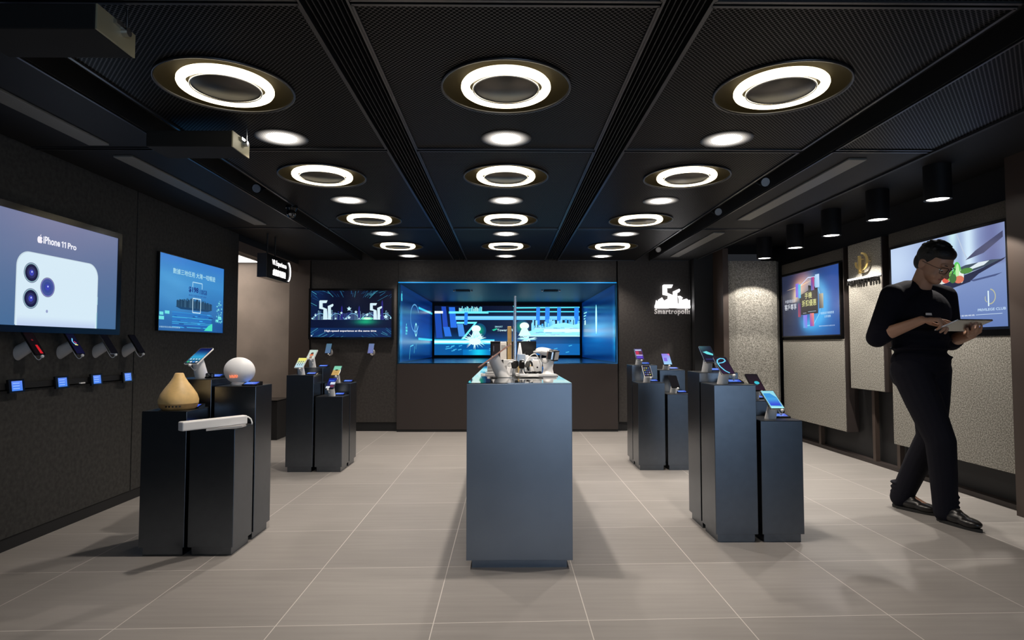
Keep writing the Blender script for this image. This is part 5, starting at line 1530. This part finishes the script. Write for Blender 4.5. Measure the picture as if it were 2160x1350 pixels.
class Blob(MB):
    def cap(s, p0, p1, r0, r1=None, n=16):
        r1 = r0 if r1 is None else r1
        s.cyl(p0, p1, r0, r1, n)
        s.sphere(p0, r0, nu=n, nv=10); s.sphere(p1, r1, nu=n, nv=10)
        return s

    def chain(s, pts, rs, n=16):
        for i in range(len(pts) - 1): s.cap(pts[i], pts[i + 1], rs[i], rs[i + 1], n)
        return s

    def ell(s, c, r, M=None): return s.sphere(c, r, nu=24, nv=16, M=M)

    def fuse(s, name, mats, parent, voxel, smooth=4, factor=0.5):
        o = s.build('tmp', mats, None, fix=False)
        rm = o.modifiers.new('r', 'REMESH'); rm.mode = 'VOXEL'; rm.voxel_size = voxel; rm.use_smooth_shade = True
        sm = o.modifiers.new('s', 'SMOOTH'); sm.factor = factor; sm.iterations = smooth
        bpy.context.view_layer.update()
        dg = bpy.context.evaluated_depsgraph_get()
        me = bpy.data.meshes.new_from_object(o.evaluated_get(dg))
        old = o.data; bpy.data.objects.remove(o); bpy.data.meshes.remove(old)
        me.name = name
        for p in me.polygons: p.use_smooth = True
        ob = bpy.data.objects.new(name, me); COL.objects.link(ob); ob.parent = parent
        return ob


V = Vector
HIP = {1: V((-0.088, -0.01, 0.93)), -1: V((0.088, 0.01, 0.93))}
KNEE = {1: LEG @ V((-0.035, -0.125, 0.50)), -1: LEG @ V((0.095, 0.005, 0.50))}
ANK = {1: LEG @ V((0.035, -0.105, 0.095)), -1: LEG @ V((0.115, 0.215, 0.105))}
TOE = {1: LEG @ V((-0.005, -0.285, 0.02)), -1: LEG @ V((0.120, 0.005, 0.02))}
SHO = {1: V((-0.190, 0.0, 1.395)), -1: V((0.190, 0.0, 1.395))}
ELB = {1: V((-0.275, 0.045, 1.135)), -1: V((0.235, 0.0, 1.115))}
WRI = {1: V((-0.175, -0.185, 1.235)), -1: V((0.165, -0.205, 1.150))}
HM = Matrix.Translation((-0.01, -0.055, 1.505)) @ Matrix.Rotation(math.radians(8), 4, 'Z') @ Matrix.Rotation(math.radians(35), 4, 'X') @ Matrix.Scale(1.08, 4)

# tablet plane
TC = V((-0.01, -0.305, 1.205))
tu = V((-1, 0, 0)); tv = V((0, -0.94, 0.34)).normalized()
MTAB = frame_mat(TC, tu, tv)
tn = V((0, 0.34, 0.94)).normalized()

skin = Blob()
# trunk and legs (a little slimmer than the clothes over them)
skin.ell((0, 0, 0.97), (0.14, 0.10, 0.10)).ell((0, 0, 1.12), (0.125, 0.088, 0.14)).ell((0, -0.005, 1.29), (0.15, 0.10, 0.15))
skin.chain([SHO[1] * 1.0, V((0, 0, 1.42)), SHO[-1]], [0.048, 0.055, 0.048])
for s_ in (1, -1):
    skin.chain([HIP[s_], KNEE[s_], ANK[s_]], [0.082, 0.052, 0.036])
    skin.chain([SHO[s_], ELB[s_]], [0.048, 0.036])
    mid = ELB[s_].lerp(WRI[s_], 0.35)
    skin.chain([ELB[s_], mid, WRI[s_]], [0.037, 0.040, 0.026])
    skin.chain([ANK[s_], ANK[s_].lerp(TOE[s_], 0.75) + V((0, 0, 0.012))], [0.026, 0.014])
# neck and head
skin.chain([V((0, 0.0, 1.42)), HM @ V((0, 0.012, 0.04))], [0.062, 0.054])
skin.ell((0, 0.002, 0.122), (0.074, 0.092, 0.094), HM)
skin.ell((0, -0.038, 0.068), (0.060, 0.055, 0.066), HM).ell((0, -0.060, 0.022), (0.036, 0.030, 0.024), HM)
skin.ell((0.034, -0.055, 0.060), (0.026, 0.026, 0.03), HM).ell((-0.034, -0.055, 0.060), (0.026, 0.026, 0.03), HM)
skin.ell((0, -0.080, 0.125), (0.052, 0.016, 0.016), HM)
b2 = [HM @ V((0, -0.088, 0.108)), HM @ V((0, -0.104, 0.078)), HM @ V((0, -0.112, 0.068))]
skin.chain(b2, [0.008, 0.011, 0.0125], 12)
skin.ell((0.012, -0.098, 0.066), (0.009, 0.010, 0.008), HM).ell((-0.012, -0.098, 0.066), (0.009, 0.010, 0.008), HM)
for s_ in (1, -1):
    skin.ell((s_ * 0.076, 0.008, 0.088), (0.010, 0.018, 0.030), HM)
    skin.ell((s_ * 0.080, 0.014, 0.098), (0.009, 0.014, 0.018), HM)


def hand(b, wrist, d, n, side, curls, spread=0.10, thumb=None):
    """d: wrist to knuckles, n: back of the hand, side: +1 thumb towards d x n"""
    d = d.normalized(); n = (n - d * n.dot(d)).normalized(); t = d.cross(n) * side    # t points to the thumb side
    kn = []
    for i, off in enumerate((0.030, 0.010, -0.010, -0.029)):
        k = wrist + d * (0.092 - abs(off) * 0.25 - (0.006 if i == 3 else 0)) + t * off
        kn.append(k)
        b.chain([wrist + t * off * 0.55 + d * 0.012, k], [0.0155, 0.0125], 12)
    b.ell(tuple(wrist + d * 0.045), (0.026, 0.026, 0.016), None)
    for i, (k, L0, c) in enumerate(zip(kn, (0.043, 0.048, 0.044, 0.034), curls)):
        p = k; ang = 0; pts = [p]; rs = [0.0100]
        dd = (d + t * spread * (1.5 - i) * 0.6).normalized()
        for seg, (f_, r_) in enumerate(((1.0, 0.0092), (0.62, 0.0084), (0.48, 0.0074))):
            ang += c[seg]
            v = dd * math.cos(ang) - n * math.sin(ang)
            p = p + v * L0 * f_
            pts.append(p); rs.append(r_ * (0.92 if i == 3 else 1))
        b.chain(pts, rs, 10)
    if thumb is None: thumb = (t * 0.75 + d * 0.6 - n * 0.15, t * 0.25 + d * 0.95 - n * 0.1)
    p = wrist + d * 0.022 + t * 0.020
    q = p + thumb[0].normalized() * 0.045; r = q + thumb[1].normalized() * 0.033; w = r + (thumb[2] if len(thumb) > 2 else thumb[1]).normalized() * 0.024
    b.chain([p, q, r, w], [0.017, 0.0125, 0.0105, 0.009], 10)


# right hand above the screen, index finger touching it
tip = MTAB @ V((0.055, -0.01, 0.006))
w1 = WRI[1]
d1 = V((0.62, -0.66, 0.02)).normalized()
hand(skin, w1, d1, V((-0.15, 0.10, 1.0)), -1, [(0.30, 0.20, 0.15), (0.75, 0.85, 0.5), (0.95, 0.95, 0.6), (1.05, 0.95, 0.6)],
     thumb=(V((0.75, 0.15, -0.35)), V((0.75, -0.45, -0.3)), V((0.6, -0.7, -0.2))))
# left hand under the tablet's left edge, thumb on top
w2 = WRI[-1]
d2 = V((-0.55, -0.62, 0.12)).normalized()
hand(skin, w2, d2, V((0.1, -0.25, -1.0)), -1, [(0.10, 0.15, 0.1), (0.10, 0.15, 0.10), (0.12, 0.16, 0.1), (0.18, 0.2, 0.1)],
     thumb=(V((-0.15, -0.35, 0.75)), V((-0.75, -0.35, 0.30)), V((-0.95, -0.2, 0.05))))
skin.fuse('body', 'skin', man, 0.0040, 3, 0.5)

# face details
for s_ in (1, -1):
    ey = Blob().ell((s_ * 0.031, -0.0775, 0.100), (0.0125, 0.0125, 0.0105), HM).build('eye', 'eye_white', man)
    Blob().ell((s_ * 0.030, -0.0872, 0.0935), (0.0058, 0.0030, 0.0058), HM).build('iris', 'iris', ey)
    MB().tube([HM @ V((s_ * (0.016 + 0.030 * k / 6), -0.093 + 0.010 * (k / 6) ** 2, 0.124 + 0.004 * math.sin(PI * k / 6))) for k in range(7)], [0.0015] + [0.003] * 5 + [0.001], 6).build('eyebrow', 'hair', man)
    MB().tube([HM @ V((s_ * (0.019 + 0.024 * k / 6), -0.0905 + 0.006 * abs(k / 3 - 1), 0.106 + 0.003 * math.sin(PI * k / 6))) for k in range(7)], 0.003, 6).sphere((s_ * 0.031, -0.0785, 0.1055), (0.0150, 0.0135, 0.0085), M=HM).build('eyelid', 'skin', man)
Blob().ell((0, -0.0835, 0.0435), (0.022, 0.0075, 0.0040), HM).ell((0, -0.0815, 0.0365), (0.018, 0.0075, 0.0045), HM).fuse('mouth', 'lips', man, 0.002, 2)
# hair: short black, fuller on top
hr = Blob()
hr.ell((0, 0.020, 0.138), (0.083, 0.088, 0.090), HM).ell((0, -0.024, 0.172), (0.071, 0.058, 0.044), HM).ell((0, 0.052, 0.095), (0.068, 0.050, 0.068), HM)
rnd = random.Random(4)
for i in range(90):
    a_ = rnd.random() * 2 * PI; e_ = 0.15 + rnd.random() * 1.35
    dirv = V((math.cos(a_) * math.cos(e_), math.sin(a_) * math.cos(e_), math.sin(e_)))
    p = V((0, 0.018, 0.138)) + V((dirv.x * 0.080, dirv.y * 0.086, dirv.z * 0.088))
    if p.y < -0.03 and p.z < 0.165: continue
    q_ = p + V((dirv.x * 0.003 + 0.005, -0.010, 0.001 + 0.003 * rnd.random()))
    hr.cap(HM @ p, HM @ q_, 0.010, 0.004, 6)
hr.fuse('hair', 'hair', man, 0.0042, 1, 0.4)
# glasses
gz = empty('glasses'); gz.parent = man
for s_ in (1, -1):
    rr = round_rect(s_ * 0.033 - 0.023, 0.082, s_ * 0.033 + 0.023, 0.117, 0.010, 4)
    MB().tube([HM @ V((p[0], -0.104 + abs(p[0]) * 0.22, p[1])) for p in rr], 0.0016, 6, closed=True).build('rim', 'black_gloss', gz)
    MB().tube([HM @ V((s_ * 0.057, -0.092, 0.108)), HM @ V((s_ * 0.078, -0.06, 0.108)), HM @ V((s_ * 0.086, 0.005, 0.106)), HM @ V((s_ * 0.085, 0.02, 0.094))], 0.0015, 6).build('temple', 'black_gloss', gz)
MB().tube([HM @ V((0.010, -0.103, 0.106)), HM @ V((0.0, -0.107, 0.108)), HM @ V((-0.010, -0.103, 0.106))], 0.0015, 6).build('bridge', 'black_gloss', gz)

# jumper with sleeves pushed up to the elbow
sw = Blob()
sw.ell((0, 0.002, 0.935), (0.180, 0.138, 0.045)).ell((0, 0.0, 0.985), (0.184, 0.140, 0.105)).ell((0, 0.0, 1.12), (0.178, 0.132, 0.17)).ell((0, -0.008, 1.285), (0.194, 0.138, 0.165)).ell((0, 0.02, 1.33), (0.185, 0.118, 0.12))
sw.chain([SHO[1], V((-0.08, 0.004, 1.432)), V((0, 0.006, 1.44)), V((0.08, 0.004, 1.432)), SHO[-1]], [0.072, 0.066, 0.062, 0.066, 0.072])
for s_ in (1, -1):
    m1 = SHO[s_].lerp(ELB[s_], 0.5)
    cuff = ELB[s_].lerp(WRI[s_], 0.16)
    sw.chain([SHO[s_], m1, ELB[s_], cuff], [0.076, 0.070, 0.064, 0.056])
    # folds at the bent elbow
    for k in range(3):
        c_ = ELB[s_].lerp(SHO[s_], 0.10 + 0.12 * k)
        sw.ell(tuple(c_ + V((0, -0.012, 0))), (0.069, 0.067, 0.016))
for k in range(4): sw.ell((0.01 * (-1) ** k, -0.006, 1.01 + 0.055 * k), (0.184 + 0.004 * (k % 2), 0.140, 0.020))
sw.chain([V((0.052 * math.cos(a_), 0.0 + 0.050 * math.sin(a_) - 0.004, 1.475 - 0.022 * (0.5 - 0.5 * math.sin(a_)))) for a_ in [2 * PI * i / 16 for i in range(17)]], [0.014] * 17, 10)
jumper = sw.fuse('jumper', 'sweater', man, 0.0065, 6, 0.5)
bd = MB().rounded(0.062, 0.014, 0.004, 0.0, 0.003, frame_mat((-0.075, -0.142, 1.275), (1, 0.22, 0.0), (0, 0.05, 1))).build('chest_badge', 'badge', jumper)
# trousers
tr_ = Blob()
tr_.ell((0, 0.004, 0.945), (0.168, 0.126, 0.100))
tr_.chain([V((-0.07, 0.03, 0.90)), V((0.07, 0.03, 0.90))], [0.100, 0.100])
for s_ in (1, -1):
    k2 = KNEE[s_].lerp(ANK[s_], 0.45)
    end = ANK[s_] + V((0, 0.004, -0.035))
    tr_.chain([HIP[s_], HIP[s_].lerp(KNEE[s_], 0.45), KNEE[s_], k2, end], [0.112, 0.102, 0.082, 0.075, 0.066])
    for k in range(3):
        c_ = ANK[s_] + V((0, -0.006, 0.005 + 0.030 * k)); tr_.ell(tuple(c_), (0.068, 0.070, 0.016))
    tr_.ell(tuple(KNEE[s_] + V((0, 0.02, 0.03))), (0.070, 0.060, 0.016))
tr_.fuse('trousers', 'trousers', man, 0.0065, 6, 0.5)
# shoes
for s_ in (1, -1):
    a0 = ANK[s_]; d_ = (TOE[s_] - a0); d_.z = 0; d_.normalize(); n_ = V((-d_.y, d_.x, 0))
    heel = V((a0.x, a0.y, 0)) - d_ * 0.055; 
    Ms = Matrix((( n_.x, d_.x, 0, heel.x), (n_.y, d_.y, 0, heel.y), (0, 0, 1, 0), (0, 0, 0, 1)))   # local y along the foot
    up_ = Blob()
    up_.ell((0, 0.045, 0.050), (0.042, 0.055, 0.048), Ms).ell((0, 0.12, 0.046), (0.046, 0.090, 0.042), Ms).ell((0, 0.20, 0.038), (0.047, 0.075, 0.030), Ms).ell((0, 0.045, 0.090), (0.042, 0.048, 0.034), Ms).ell((0, 0.10, 0.074), (0.038, 0.062, 0.032), Ms)
    shoe = up_.fuse('shoe', 'leather', man, 0.005, 3)
    outl = [(0.035 * math.cos(a_) if math.sin(a_) < 0 else 0.044 * math.cos(a_), 0.045 + 0.05 * math.sin(a_) if math.sin(a_) < 0 else 0.045 + 0.235 * math.sin(a_) ** 0.9) for a_ in [2 * PI * i / 32 for i in range(32)]]
    MB().prism(outl, 0.0, 0.018, Ms).build('sole', 'sole', shoe, bevel=0.003)
    b = MB()
    for k in range(4): b.tube([Ms @ V((-0.018, 0.105 + 0.018 * k, 0.102 - 0.009 * k)), Ms @ V((0, 0.110 + 0.018 * k, 0.108 - 0.009 * k)), Ms @ V((0.018, 0.105 + 0.018 * k, 0.102 - 0.009 * k))], 0.002, 6)
    b.build('shoelaces', 'black', shoe)

# the tablet he holds is a thing of its own
MW = Matrix.Translation((2.63, 3.80, 0)) @ Matrix.Rotation(TH, 4, 'Z')
tbw = MW @ TC
tb = thing('tablet', 'pale grey tablet held flat in both hands by the walking man', 'tablet', tbw, TH)
ML = frame_mat((0, 0, 0), tu, tv)
MB().rounded(0.245, 0.172, 0.010, -0.0075, 0.0, ML).build('case', 'silver', tb, bevel=0.001)
MB().rounded(0.241, 0.168, 0.009, 0.0, 0.0006, ML).build('front_glass', 'black_gloss', tb)
a = Art(0.215, 0.150)
a.grid(lambda u, v: mixc(C(150, 146, 140), C(176, 170, 164), v), 4, 4)
for k in range(5): a.rect(0.02, 0.02 + 0.024 * k, 0.13 + 0.01 * (k % 3), 0.026 + 0.024 * k, C(110, 108, 110))
a.rect(0.155, 0.03, 0.20, 0.12, C(120, 118, 124))
a.build('screen', tb, ML @ Matrix.Translation((-0.1075, -0.075, 0.0008)))
